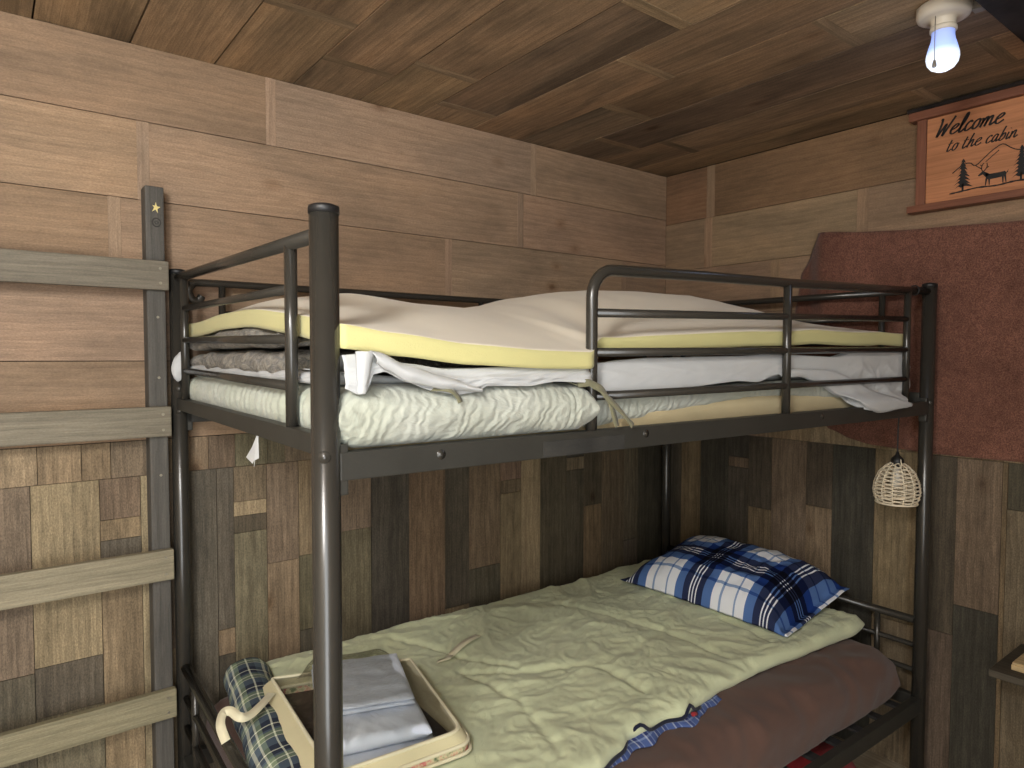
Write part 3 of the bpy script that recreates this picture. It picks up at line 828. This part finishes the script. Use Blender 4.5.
# ------------------------------------------------------------------ bedding heaped on the upper bunk
UM = (.98, .53, 1.25)
um = tag(bedthing('mattress', UM), 'upper bunk mattress in a white quilted pad with a tie ribbon', 'mattress')
m = MB(UM)
def um_disp(x, y, z, q):
    return Vector((0, -.004*(ridge(x*5+z*22, x*1.2, 3)-.5), 0)) if y < .2 else Vector((0, 0, 0))
hslab(m, .03, 1.86, .030, 1.03, lambda x, y: 1.335, lambda x, y: 1.2505, .03, 60, 16, disp=um_disp, p=2.6)
m.build('ticking', M['tan'], um, weld=True)
m = MB(UM)
def pad_top(x, y):
    z = 1.372 if x < .5 else 1.372-.022*sstep(.5, .54, x)
    return z+.004*nz(x*9, y*9, 2)-.007*math.exp(-((x-.47)/.03)**2)
def pad_disp(x, y, z, q):
    d = Vector((0, 0, 0))
    if x < .10: d += Vector((-.0040*sin(y*170+4*nz(y*9, 2))-.008*ridge(y*4, 7), 0, 0))*sstep(.10, .03, x)
    if y < .12:
        s = ridge(x*7+z*15, z*9, 6)-.5; d += Vector((0, -.009*s-.004*(ridge(x*18-z*30, z*12, 9)-.5), 0))*sstep(.12, .0, y)
        d.z -= .006*nz(x*16, 4)*sstep(1.30, 1.27, z)
        if .42 < x < .53: d.y += .003*sin(x*420)*sstep(.42, .47, x)
    return d
hslab(m, .017, .528, -.021, 1.03, pad_top, lambda x, y: 1.2795 if y < .05 else 1.284, .05, 90, 130, p=2.2, disp=pad_disp, ry=.042)
low_r = [(.53, 1.272), (.66, 1.284), (.84, 1.302), (1.07, 1.318), (1.19, 1.320), (1.45, 1.306), (1.6, 1.29), (1.87, 1.29)]
top_r = [(.53, 1.345), (.60, 1.352), (.8, 1.347), (1.07, 1.353), (1.3, 1.357), (1.6, 1.352), (1.87, 1.35)]
hslab(m, .524, 1.868, .024, 1.03, lambda x, y: interp(top_r, x)+.004*nz(x*9, y*9, 5), lambda x, y: interp(low_r, x)+.003*nz(x*20, 2), .02, 90, 20, p=2.2, disp=lambda x, y, z, q: Vector((0, -.004*(ridge(x*12+z*30, x*2, 6)-.5), 0)) if y < .1 else Vector((0, 0, 0)), ry=.02)
pad = m.build('mattress_pad', M['pad'], um, weld=True)
m = MB(UM)
m.ribbon([(.478, -.012, 1.366), (.500, -.022, 1.370), (.524, -.026, 1.358), (.548, -.028, 1.325), (.565, -.028, 1.285)], .009, Vector((.1, -1, .15)), .0012, 7, lambda t, d: 1+.6*sin(t*9)**2)
m.ribbon([(.50, -.022, 1.369), (.528, -.028, 1.350), (.575, -.030, 1.312), (.606, -.030, 1.284)], .007, Vector((.1, -1, .15)), .0012, 7, lambda t, d: 1+.8*sin(t*7+1)**2)
m.ribbon([(.478, -.012, 1.366), (.46, .01, 1.374), (.44, .05, 1.376)], .009, Vector((.1, -.4, .9)), .0012, 7)
m.build('tie_ribbon', M['ribbon'], pad)
m = MB(UM)
m.ribbon([(.165, -.015, 1.368), (.190, -.029, 1.366), (.205, -.032, 1.354), (.209, -.033, 1.345)], .010, Vector((0, -.8, .6)), .0012, 6); m.build('tie_ribbon', M['ribbon'], pad)
m = MB(UM)   # white care tag poking down below the end rail
m.face([(-.014, .297, 1.276), (-.014, .287, 1.276), (-.017, .283, 1.250), (-.021, .300, 1.226), (-.018, .352, 1.231), (-.016, .318, 1.254)])
m.face([(-.016, .290, 1.276), (-.015, .283, 1.276), (-.020, .262, 1.240), (-.024, .272, 1.236), (-.022, .285, 1.222)])
tg = m.build('care_tag', M['white'], um); so = tg.modifiers.new('s', 'SOLIDIFY'); so.thickness = .0008

# crumpled white sheet
WS = (.95, .5, 1.36)
ws = tag(bedthing('bed_sheet', WS), 'crumpled white sheet hanging out between the foam topper and the upper mattress', 'bed sheet')
m = MB(WS)
hslab(m, .024, 1.862, .05, 1.03, lambda x, y: 1.392+.006*nz(x*7, y*7, 3)-.012*sstep(.03, .25, x)*sstep(.5, .2, x), lambda x, y: 1.374 if x < .53 else 1.360, .014, 60, 60, p=2, disp=lambda x, y, z, q: Vector((-.010*ridge(y*8, 11)*sstep(.06, .025, x), 0, 0)))
lowt = [(.022, 1.372), (.045, 1.362), (.056, 1.366), (.066, 1.392), (.085, 1.396), (.12, 1.380), (.17, 1.364), (.215, 1.357), (.25, 1.360), (.27, 1.370), (.36, 1.368), (.42, 1.374), (.51, 1.370), (.56, 1.352), (.66, 1.347), (.82, 1.352), (1.0, 1.362), (1.08, 1.358), (1.15, 1.374), (1.166, 1.376), (1.185, 1.366), (1.26, 1.368), (1.33, 1.352), (1.45, 1.312), (1.56, 1.270), (1.62, 1.260), (1.72, 1.266), (1.80, 1.270), (1.865, 1.272), (1.885, 1.282)]
topt = [(.022, 1.420), (.06, 1.424), (.12, 1.408), (.2, 1.398), (.3, 1.400), (.5, 1.398), (.54, 1.405), (.7, 1.416), (1.0, 1.420), (1.13, 1.424), (1.2, 1.424), (1.45, 1.418), (1.56, 1.440), (1.7, 1.440), (1.885, 1.440)]
yft = [(.022, -.018), (.30, -.020), (.50, -.016), (.545, .012), (1.1, .011), (1.5, .010), (1.56, -.020), (1.79, -.022), (1.822, .010), (1.885, .014)]
XS = [.022+1.863*i/340 for i in range(341)]
def dr(i, j):
    x = XS[i]; zt_, zl = interp(topt, x), interp(lowt, x); yf = interp(yft, x)
    if j < 10:          # over the top, coming out from under the foam
        t = j/10; y = .16*(1-t)+(max(yf, .0)+.010)*t; z = 1.396+(zt_-1.396)*sstep(.2, 1, t)
        return (x, y, z+.003*nz(x*20, t*2))
    t = (j-10)/30
    z = zt_+(zl-zt_)*t
    ya = max(yf, .010) if x > .545 else yf
    y = ya+(yf-ya)*sstep(1.318, 1.292, z)     # swings out over the side rail low down
    y += .010*(1-t)**3
    amp = .6+.4*sstep(1.5, 1.7, x)
    y -= amp*(.008*(ridge(x*6-t*1.6, t*1.2+x, 2)-.4)+.004*(ridge(x*19+t*3, t*2, 7)-.5))*min(1, t*3)*(.4 if .55 < x < 1.5 else 1)
    if x > 1.42: y -= .009*(ridge(math.atan2(z-1.33, x-1.66)*1.1+nz(x*3, z*3), 3)-.5)*sstep(1.42, 1.55, x)*sstep(1.86, 1.80, x)
    if x > 1.2: y = min(y, .013)
    return (x, y, z)
m.grid(dr, 341, 41)
# the folded-over strip: a second layer crossing the left front and the right drape
s1c = [(.056, 1.418), (.07, 1.412), (.115, 1.392), (.18, 1.377), (.245, 1.365)]; s1h = [(.056, .009), (.07, .013), (.115, .014), (.18, .011), (.245, .004)]
def strip1(i, j):
    x = .056+.19*i/60; q = 2*j/10-1
    return (x+.010*(1+q)*.5, -.030-.010*sin(j/10*pi)-.003*nz(x*30, q, 3)+.006*i/60, interp(s1c, x)-q*interp(s1h, x))
m.grid(strip1, 61, 11)
def curl(i, j):
    t = i/24; a = -1.5+4.4*j/18; r = .015*(1-.62*t)
    return (.049+r*cos(a)-.004*t+.002*nz(t*6, j*.4), -.024-r*.9*sin(a), 1.426-.062*t)
m.grid(curl, 25, 19)
def strip2(i, j):
    t = i/50; s = j/8
    x = 1.20+.64*t; zu = 1.388-.014*t-.095*sstep(.25, 1.0, t); zl_ = interp(lowt, x)+.001
    z = zu+(min(zl_, zu-.004)-zu)*s; y = .004+(-.031-.004)*sstep(1.322, 1.296, z)
    if x > 1.80: y = max(y, -.031+.03*sstep(1.80, 1.82, x))
    return (x, y-.004*sin(s*pi)-.003*nz(t*9, s*2, 3), z)
m.grid(strip2, 51, 9)
so_o = m.build('drape', M['white'], ws)
so = so_o.modifiers.new('s', 'SOLIDIFY'); so.thickness = .0012; so.offset = 0
m = MB(WS)   # elastic corner puffing out beside the far left post
m.grid(lambda i, j: (-.004+.020*cos(2*pi*j/20)*sin(pi*i/16)**.7-.010*i/16, W-.060+.014*sin(2*pi*j/20)*sin(pi*i/16)**.7+.004*nz(i*.4, j), 1.430-.080*i/16+.004*nz(i*.7, j*.6, 2)), 17, 20, closev=True)
m.build('elastic_corner', M['white'], ws)
m = MB(WS)   # and at the far right end, beside the right post
m.grid(lambda i, j: (1.90+.030*cos(2*pi*j/20)*sin(pi*i/20)+.003*nz(i*.7, j*.6, 2), .10+.055*sin(2*pi*j/20)*sin(pi*i/20), 1.440-.135*i/20), 21, 20, closev=True)
m.build('elastic_corner', M['white'], ws)

# foam topper
FT = (.95, .5, 1.45)
ft = tag(bedthing('foam_topper', FT), 'yellow edged cream foam mattress topper humped on top of the upper bunk bedding', 'mattress topper')
fb = [(.018, 1.430), (.10, 1.418), (.229, 1.405), (.40, 1.398), (.505, 1.396), (.535, 1.405), (.57, 1.424), (.8, 1.432), (1.15, 1.448), (1.5, 1.452), (1.875, 1.453)]
fth = [(.018, .035), (.51, .031), (.57, .033), (1.15, .036), (1.5, .038), (1.875, .038)]
fy = [(.018, -.020), (.3, -.024), (.505, -.020), (.56, .018), (1.875, .018)]
rid = [(.018, 1.512), (.10, 1.540), (.245, 1.560), (.40, 1.546), (.562, 1.538), (.68, 1.556), (.788, 1.583), (.90, 1.602), (.997, 1.611), (1.15, 1.618), (1.319, 1.616), (1.45, 1.600), (1.63, 1.568), (1.75, 1.535), (1.875, 1.512)]
def ft_top(x, y):
    z0 = interp(fb, x)+interp(fth, x); z1 = interp(rid, x); y0 = interp(fy, x)
    t = max(0, (y-y0))/(.53-y0)
    if t < 1:
        k = t*(2-t)*.55+sstep(0, 1, t)*.45
        z = z0+(z1-z0)*k
    else: z = z1-(z1-1.50)*sstep(.62, 1.02, y)*.75
    # soft dents and the crease by the guard
    z -= .010*math.exp(-((x-.62-.25*max(0, y))/.045)**2)*sstep(.0, .08, y)*sstep(.45, .2, y)
    z -= .008*sstep(1.0, 1.7, x)*math.exp(-((y-.16-.05*nz(x*3, 2))/.03)**2)
    z += .004*nz(x*4, y*4, 3)+.003*(ridge(x*3, y*12, 6)-.5)*sstep(.9, 1.4, x)
    return z
NX, NY = 200, 60
fxs = [.018+1.857*i/(NX-1) for i in range(NX)]
m = MB(FT)
def ftp(x, s): y0 = interp(fy, x); y = y0+(1.03-y0)*s; return y
m.grid(lambda i, j: (fxs[i], ftp(fxs[i], j/(NY-1)), ft_top(fxs[i], ftp(fxs[i], j/(NY-1)))), NX, NY, mi=0)
m.grid(lambda i, j: (fxs[i], ftp(fxs[i], j/(NY-1)), ft_top(fxs[i], ftp(fxs[i], j/(NY-1)))-interp(fth, fxs[i])), NX, NY, mi=1, flip=True)
def sidep(fn):
    return lambda i, j: fn(i, j/4)
def front(i, s):
    x = fxs[i]; y = ftp(x, 0); z = ft_top(x, y); return (x, y, z-interp(fth, x)*s)
m.grid(sidep(front), NX, 5, mi=1)
def rear(i, s):
    x = fxs[i]; y = ftp(x, 1); z = ft_top(x, y); return (x, y, z-interp(fth, x)*s)
m.grid(sidep(rear), NX, 5, mi=1)
for ii, sg in ((0, -1), (NX-1, 1)):
    def endp(i, j, ii=ii, sg=sg):
        s = j/4; x = fxs[ii]; y = ftp(x, i/(NY-1)); z = ft_top(x, y); return (x, y, z-interp(fth, x)*s)
    m.grid(endp, NY, 5, mi=1)
m.build('foam', [M['foamtop'], M['foamside']], ft, weld=True)

# grey plush blanket folded at the foot end
GB = (.22, .60, 1.376)
gb = tag(bedthing('plush_blanket', GB), 'grey plush blanket folded in two between the foam topper and the sheets', 'blanket')
m = MB(GB)
hslab(m, .026, .40, .19, 1.0, lambda x, y: 1.425+.010*nz(y*7, x*6, 2), lambda x, y: 1.381, .025, 26, 70, p=2.2, disp=lambda x, y, z, q: Vector((-.012*ridge(y*6, 3)*sstep(.1, .03, x), 0, .005*nz(x*30, y*30, 4))))
hslab(m, .022, .38, .17, 1.01, lambda x, y: min(1.478+.012*nz(y*6+2, x*6, 7)+.010*sstep(.6, .2, y), ft_top(max(x, .03), y)-interp(fth, x)-.006), lambda x, y: 1.430+.008*nz(y*7, x*6, 2)+.004, .022, 26, 70, p=2.2, disp=lambda x, y, z, q: Vector((-.012*ridge(y*7+3, 6)*sstep(.1, .03, x), 0, .005*nz(x*30, y*30, 8))))
m.build('folds', M['fleece'], gb, weld=True)

# ------------------------------------------------------------------ wicker pendant lamp hung from the upper rail
PX, PY, PZ = 1.885, .042, 1.02
pl = tag(bedthing('pendant_lamp', (PX, PY, PZ)), 'small white wicker pendant lampshade hanging on a black cord from the upper bunk rail', 'lamp')
PO = (PX, PY, PZ)
m = MB(PO); m.tube([(PX-.01, -.004, 1.638), (PX-.004, .014, 1.634), (PX, .018, 1.60), (PX, .030, 1.50), (PX, PY-.006, 1.32), (PX, PY, 1.20), (PX, PY, 1.112)], .0022, 8, smooth_path=5)
m.tube([(PX-.01, .013*cos(a), 1.6235+.0145*sin(a)) for a in [i*2*pi/14 for i in range(14)]], .002, 6, closed=True)
m.build('cord', M['blackp'], pl)
m = MB(PO); m.lathe([(0, 1.118), (.004, 1.118), (.006, 1.110), (.009, 1.106), (.017, 1.098), (.019, 1.090), (.019, 1.074), (.015, 1.072), (0, 1.070)], (PX, PY, 0), 20); m.build('socket', M['blackp'], pl)
m = MB(PO)
def sr(t):     # shade outline: narrow neck, wide belly, slightly drawn-in hem
    return interp([(0, .018), (.08, .033), (.25, .052), (.5, .0635), (.7, .067), (.88, .063), (1, .054)], t)
def sz(t): return 1.084-.126*t
ns = 13
for k in range(ns):
    a = 2*pi*k/ns
    m.tube([(PX+sr(t)*cos(a), PY+sr(t)*sin(a), sz(t)) for t in [q/12 for q in range(13)]], .0016, 6)
turns = 22
for k in range(turns):
    t0 = (k+.4)/turns; pts = []
    for q in range(ns*4):
        a = 2*pi*q/(ns*4); t = min(1, max(0, t0+.018*sin(a*ns/2*1.0+k*pi))); r = sr(t)+.0011*(1 if (q//4+k) % 2 else -1)
        pts.append((PX+r*cos(a), PY+r*sin(a), sz(t)+.002*nz(k*3.1, q*.5)))
    m.tube(pts, .0014, 5, closed=True)
m.tube([(PX+.059*cos(a), PY+.059*sin(a), sz(1.0)) for a in [i*2*pi/40 for i in range(40)]], .0026, 6, closed=True)
m.build('lamp_shade', M['wicker'], pl)
m = MB(PO); m.lathe([(0, 1.072), (.009, 1.070), (.012, 1.056), (.019, 1.035), (.018, 1.018), (.010, 1.006), (0, 1.003)], (PX, PY, 0), 18); m.build('bulb', plain('unlit_bulb', lin(215, 210, 200), .25), pl)
m = MB(PO); m.tube([(PX-.012, PY-.015, 1.098), (PX-.014, PY-.019, 1.076)], .0016, 6); m.build('clip', M['wicker'], pl)

# ------------------------------------------------------------------ rust cloth hung on the right wall
CO = (WX-.03, .80, 1.10)
cu = MB(CO)
topz = [(.10, 1.80), (.45, 1.815), (.675, 1.827), (.95, 1.842), (1.15, 1.858), (1.291, 1.872), (1.30, 1.870)]
botz = [(.10, 1.105), (.66, 1.103), (.90, 1.101), (1.10, 1.110), (1.17, 1.122), (1.25, 1.152), (1.30, 1.17)]
lefty = [(1.10, 1.17), (1.15, 1.246), (1.22, 1.30), (1.293, 1.345), (1.40, 1.39), (1.52, 1.41), (1.725, 1.382), (1.80, 1.34), (1.872, 1.291)]
def cup(i, j):
    s = i/90; t = j/60
    y = .10+1.20*s; zt_, zb_ = interp(topz, y), interp(botz, y); z = zb_+(zt_-zb_)*t
    yl = interp(lefty, z)
    y = .10+(yl-.10)*s
    zt_, zb_ = interp(topz, y), interp(botz, y); z = zb_+(zt_-zb_)*t
    x = WX-.022-.010*nz(y*3, z*1.5, 4)-.006*nz(y*9, z*5, 8)-.004*math.exp(-((z-zb_)/.012)**2)
    k = sstep(1.40, 1.72, z); x -= .045*k*sstep(1.10, 1.268, y); x += .058*k*sstep(1.268, 1.36, y)
    x -= .003*math.exp(-((z-1.755)/.006)**2)*sstep(1.28, 1.2, y)
    return (x, y, z)
cu.grid(cup, 91, 61)
c = cu.build('wall_cloth', M['curtain'], None, Vector(CO))
so = c.modifiers.new('s', 'SOLIDIFY'); so.thickness = .004; so.offset = 1
tag(c, 'rust brown felt cloth hung on the right plank wall behind the bunk', 'cloth')

# ------------------------------------------------------------------ welcome sign
SG = (WX-.012, .735, 1.895)
sg = tag(empty('wall_sign', SG), 'framed orange wooden welcome sign with forest engraving high on the right wall', 'sign')
def sbox(name, a, mat, ch=.002, parent=sg, grain='y'):
    m = MB(SG); m.box(*a, grain=grain, ch=ch); return m.build(name, M[mat], parent)
sbox('panel', (WX-.026, WX-.006, .50, .965, 1.905, 2.205), 'sign', .001)
sbox('frame_side', (WX-.036, WX-.002, .950, .978, 1.905, 2.205), 'signframe', grain='z')
sbox('frame_side', (WX-.036, WX-.002, .492, .520, 1.905, 2.205), 'signframe', grain='z')
sbox('frame_top', (WX-.048, WX-.001, .470, 1.000, 2.195, 2.222), 'signframe')
sbox('shadow_gap_strip', (WX-.052, WX-.001, .466, 1.004, 2.222, 2.234), 'beam')  # dark strip put in as the shadow gap between moulding and ceiling
sbox('frame_bottom', (WX-.048, WX-.001, .470, 1.000, 1.896, 1.918), 'signframe')
SXF = WX-.0265
GL = {
 'W': (1.05, [[(0, 1.75), (.06, 1.9), (.12, 1.2), (.10, .0), (.32, .7), (.52, 1.25), (.50, .55), (.52, .02), (.75, .9), (1.0, 1.95)]]),
 'e': (.62, [[(0, .42), (.35, .62), (.46, .88), (.30, 1.0), (.06, .65), (.06, .18), (.28, .0), (.60, .30)]]),
 'l': (.42, [[(0, .3), (.26, 1.2), (.30, 1.85), (.20, 1.9), (.10, 1.2), (.08, .2), (.20, .0), (.42, .3)]]),
 'c': (.55, [[(.44, .80), (.32, 1.0), (.08, .66), (.08, .16), (.26, .0), (.55, .30)]]),
 'o': (.62, [[(.34, 1.0), (.10, .75), (.06, .2), (.24, .0), (.44, .3), (.46, .8), (.34, 1.0)], [(.40, .92), (.62, .86)]]),
 'm': (1.0, [[(.06, .95), (.08, .5), (.02, .0)], [(.04, .3), (.22, .9), (.36, .95), (.36, .5), (.32, .0)], [(.34, .3), (.52, .9), (.68, .95), (.68, .4), (.72, .02), (1.0, .32)]]),
 't': (.52, [[(.20, 1.55), (.10, .6), (.10, .1), (.22, .0), (.46, .28)], [(-.04, 1.02), (.44, 1.10)]]),
 'h': (.72, [[(.22, 1.85), (.10, 1.0), (.02, .0)], [(.06, .35), (.26, .9), (.42, .92), (.40, .4), (.44, .03), (.70, .3)]]),
 'a': (.70, [[(.44, .85), (.28, 1.0), (.06, .6), (.08, .1), (.22, .02), (.40, .45), (.46, .95)], [(.46, .95), (.42, .3), (.50, .0), (.70, .28)]]),
 'b': (.60, [[(.20, 1.85), (.10, 1.0), (.04, .1), (.22, .0), (.44, .35), (.42, .82), (.28, .92), (.10, .5)]]),
 'i': (.34, [[(.10, .95), (.06, .3), (.12, .0), (.34, .28)], [(.155, 1.36), (.17, 1.43)]]),
 'n': (.72, [[(.06, .95), (.08, .5), (.02, .0)], [(.04, .3), (.24, .9), (.40, .94), (.40, .4), (.46, .02), (.70, .3)]]),
 ' ': (.40, []), '.': (.2, [[(.02, .0), (.05, .06)]])}
def write(mb, text, y0, zb, xh, wd, pen, slant=.28):
    """y decreases to the reader's right"""
    u = 0
    for ch in text:
        a, strokes = GL[ch]
        for st in strokes:
            pts = [Vector((SXF, y0-(u+p[0]+slant*p[1])*xh*wd, zb+p[1]*xh)) for p in st]
            mb.ribbon(pts, pen, Vector((-1, 0, 0)), .0008, 5, lambda t, d: .55+.75*abs(d.z))
        u += a
    return u*xh*wd
m = MB(SG); write(m, 'Welcome', .926, 2.131, .028, 1.36, .0050); m.build('lettering', M['black'], sg)
m = MB(SG); write(m, 'to the cabin', .894, 2.078, .0215, 1.32, .0034); m.build('lettering', M['black'], sg)
def sil(mb, pts, x=None):      # flat engraved silhouette
    x = x or SXF-.0006
    mb.face([(x, a, b) for a, b in pts])
def pine(mb, yc, z0, z1, w_, seed):
    rnd = random.Random(seed); n = 8
    sil(mb, [(yc+.003, z0), (yc-.003, z0), (yc-.001, z1), (yc+.001, z1)])
    for k in range(n):
        t = k/n; zc = z0+.010+(z1-z0-.010)*t; ww = w_*(1-t)**.85+.003; hh = (z1-z0)/n*1.6
        l, r = ww*rnd.uniform(.8, 1.15), ww*rnd.uniform(.8, 1.15)
        sil(mb, [(yc, min(z1+.002, zc+hh)), (yc+l*.5, zc+hh*.42), (yc+l, zc-.002), (yc+l*.55, zc+.004), (yc+.2*l, zc-.001), (yc-.2*r, zc+.003), (yc-r*.6, zc), (yc-r, zc-.003), (yc-r*.5, zc+hh*.42)], SXF-.0006-.00002*k)
for a in ((.843, 1.946, 2.043, .024, 1), (.690, 1.950, 2.050, .024, 4), (.655, 1.948, 2.015, .018, 5)):
    m = MB(SG); pine(m, *a); m.build('pine_tree', M['black'], sg)
m = MB(SG)
m.ribbon([(SXF, .880, 1.941), (SXF, .84, 1.944), (SXF, .80, 1.947), (SXF, .75, 1.944), (SXF, .70, 1.948), (SXF, .62, 1.944)], .006, Vector((-1, 0, 0)), .0008, 8, lambda t, d: .6+.8*abs(nz(t*30, 2)))
m.ribbon([(SXF, .873, 2.005), (SXF, .853, 2.020), (SXF, .836, 2.028), (SXF, .822, 2.026), (SXF, .809, 2.016), (SXF, .785, 2.036), (SXF, .765, 2.053), (SXF, .739, 2.066), (SXF, .720, 2.052), (SXF, .700, 2.040), (SXF, .670, 2.036), (SXF, .63, 2.020)], .0028, Vector((-1, 0, 0)), .0008, 3)
m.ribbon([(SXF, .782, 2.022), (SXF, .765, 2.036), (SXF, .748, 2.050)], .0022, Vector((-1, 0, 0)), .0008, 3)
m.ribbon([(SXF, .809, 2.016), (SXF, .800, 2.008), (SXF, .793, 2.004)], .0022, Vector((-1, 0, 0)), .0008, 3)
m.build('mountain_line', M['black'], sg)
m = MB(SG)     # a stag in profile, facing left
P = lambda a, b: (.757-a*1.15, 1.949+b*1.12)
sil(m, [P(-.022, .034), P(-.012, .030), P(.012, .030), P(.022, .031), P(.027, .026), P(.025, .018), P(.010, .016), P(-.012, .015), P(-.020, .018)])       # body
sil(m, [P(-.012, .030), P(-.020, .022), P(-.029, .033), P(-.0255, .040)])                        # neck
sil(m, [P(-.0255, .041), P(-.030, .040), P(-.039, .031), P(-.037, .028), P(-.029, .031), P(-.025, .034)], SXF-.0008)   # head
for a, k in ((-.019, -.002), (-.013, .001), (.018, .001), (.023, .003)):
    sil(m, [P(a-.0022, .019), P(a+.0028, .019), P(a+.0010+k, .000), P(a-.0010+k, .000)], SXF-.0009)
sil(m, [P(.026, .027), P(.031, .034), P(.029, .025)], SXF-.0009)
for pts in ([P(-.028, .040), P(-.031, .047), P(-.030, .056), P(-.026, .062)], [P(-.031, .047), P(-.036, .052)], [P(-.030, .054), P(-.034, .059)],
            [P(-.026, .040), P(-.021, .046), P(-.018, .053), P(-.019, .061)], [P(-.020, .048), P(-.014, .051)]):
    m.ribbon([(SXF, a, b) for a, b in pts], .0022, Vector((-1, 0, 0)), .0008, 3)
m.build('stag', M['black'], sg)

# ------------------------------------------------------------------ ceiling light
CL = (1.785, .663, ZC)
cl = tag(empty('ceiling_light', CL), 'white pull cord ceiling light with a glowing bluish bulb near the sign', 'light')
q_ = .83
def cp(prof): return [(r*q_, ZC-h*q_) for r, h in prof]
m = MB(CL); m.lathe(cp([(0, .0005), (.064, .0005), (.068, .004), (.068, .024), (.064, .034), (.054, .038), (.034, .040), (.032, .044), (.0305, .066), (.029, .067), (0, .067)]), (1.785, .663, 0), 40); m.build('base', M['cream'], cl)
m = MB(CL); m.lathe(cp([(0, .060), (.0325, .060), (.034, .064), (.034, .072), (.030, .074), (0, .074)]), (1.785, .663, 0), 32); m.build('socket', M['cream'], cl)
m = MB(CL); m.lathe(cp([(.0285, .072), (.0285, .086), (.0305, .098), (.036, .116), (.0405, .134), (.0415, .146), (.0385, .160), (.030, .172), (.016, .180), (0, .182)]), (1.785, .663, 0), 36); m.build('bulb', M['bulb'], cl)
m = MB(CL)
m.tube([(1.752, .668, ZC-.030), (1.751, .668, ZC-.09), (1.750, .667, 2.104)], .0008, 6); cd = m.build('pull_cord', M['grey'], cl)
m = MB(CL); m.lathe([(0, .010), (.0022, .009), (.0040, .003), (.0048, -.005), (.004, -.007), (0, -.007)], (1.750, .667, 2.097), 14); m.build('bead', M['grey'], cd)
m = MB(CL); m.box(1.800, 1.824, .590, .612, ZC-.028, ZC-.003, ch=.002); m.build('latch', M['grey'], cl)

# ------------------------------------------------------------------ wall shelf and the pale box on it
SH = (2.34, .36, .534)
sh = tag(empty('wall_shelf', SH), 'dark grey wooden shelf on the right wall past the bunk', 'shelf')
m = MB(SH); m.box(2.20, WX-.001, .06, .657, .525, .545, grain='y', ch=.002); m.build('board', M['shelf'], sh)
for y in (.60, .12):
    m = MB(SH); m.box(WX-.022, WX-.001, y-.012, y+.012, .37, .525, grain='z', ch=.002)
    m.box(2.30, WX-.022, y-.012, y+.012, .503, .525, grain='x', ch=.002); m.build('bracket', M['shelf'], sh)
PB = (2.34, .47, .5455)
pb = tag(empty('wooden_box', PB), 'pale wooden box lying on the dark shelf', 'box')
m = MB(PB); m.box(2.245, 2.43, .33, .617, .5455, .560, grain='y', ch=.001); m.build('tray', M['palewood'], pb)
m = MB(PB); m.box(2.247, 2.428, .332, .615, .5605, .567, grain='y', ch=.001); m.build('lid', M['palewood'], pb)

# ------------------------------------------------------------------ daylight, bulb glow, added fill lamp, camera
w = bpy.data.worlds.new('World'); S.world = w; w.use_nodes = True
bgd = w.node_tree.nodes['Background']; bgd.inputs[0].default_value = (.95, .985, 1.0, 1); bgd.inputs[1].default_value = 8.0
ld = bpy.data.lights.new('doorway_portal', 'AREA'); ld.shape = 'RECTANGLE'; ld.size = DX1-DX0; ld.size_y = DZ-.02
ld.cycles.is_portal = True
lo = bpy.data.objects.new('doorway_portal', ld); COL.objects.link(lo); lo.location = ((DX0+DX1)/2, YF-.02, (DZ-.02)/2)
lo.rotation_euler = (math.radians(90), 0, 0)      # faces +Y, into the room
bl = bpy.data.lights.new('bulb_light', 'POINT'); bl.energy = .5; bl.color = (.55, .68, 1.0); bl.shadow_soft_size = .045
lo = bpy.data.objects.new('bulb_light', bl); COL.objects.link(lo); lo.location = (1.79, .66, ZC-.22)

ll = bpy.data.lights.new('added_fill_lamp', 'POINT'); ll.energy = 88; ll.color = (1.0, .98, .94); ll.shadow_soft_size = .16  # unseen lamp added to fill the bunks and walls with light
lo = bpy.data.objects.new('added_fill_lamp', ll); COL.objects.link(lo); lo.location = (-.58, .02, 2.0)
cam = bpy.data.cameras.new('Camera'); co = bpy.data.objects.new('Camera', cam); COL.objects.link(co)
f_, pt, ro, ya = 677.2362, .0416, .0021, .9127
cam.sensor_width = 36; cam.lens = 36*f_/1024; cam.clip_start = .02
fw = Vector((cos(ya), sin(ya), 0)); rt = Vector((sin(ya), -cos(ya), 0)); up = Vector((0, 0, 1))
F = fw*cos(pt)-up*sin(pt); U0 = up*cos(pt)+fw*sin(pt)
Rv = rt*cos(ro)+U0*sin(ro); Uv = -rt*sin(ro)+U0*cos(ro)
mt = Matrix((Rv, Uv, -F)).transposed().to_4x4(); mt.translation = Vector((0, 0, H)); co.matrix_world = mt
S.camera = co
vs = S.view_settings; vs.view_transform = 'Standard'; vs.look = 'None'; vs.gamma = 1; vs.use_curve_mapping = False; vs.exposure = 0.1
S.cycles.max_bounces = 10; S.cycles.diffuse_bounces = 6; S.cycles.transparent_max_bounces = 16
S.cycles.use_denoising = True
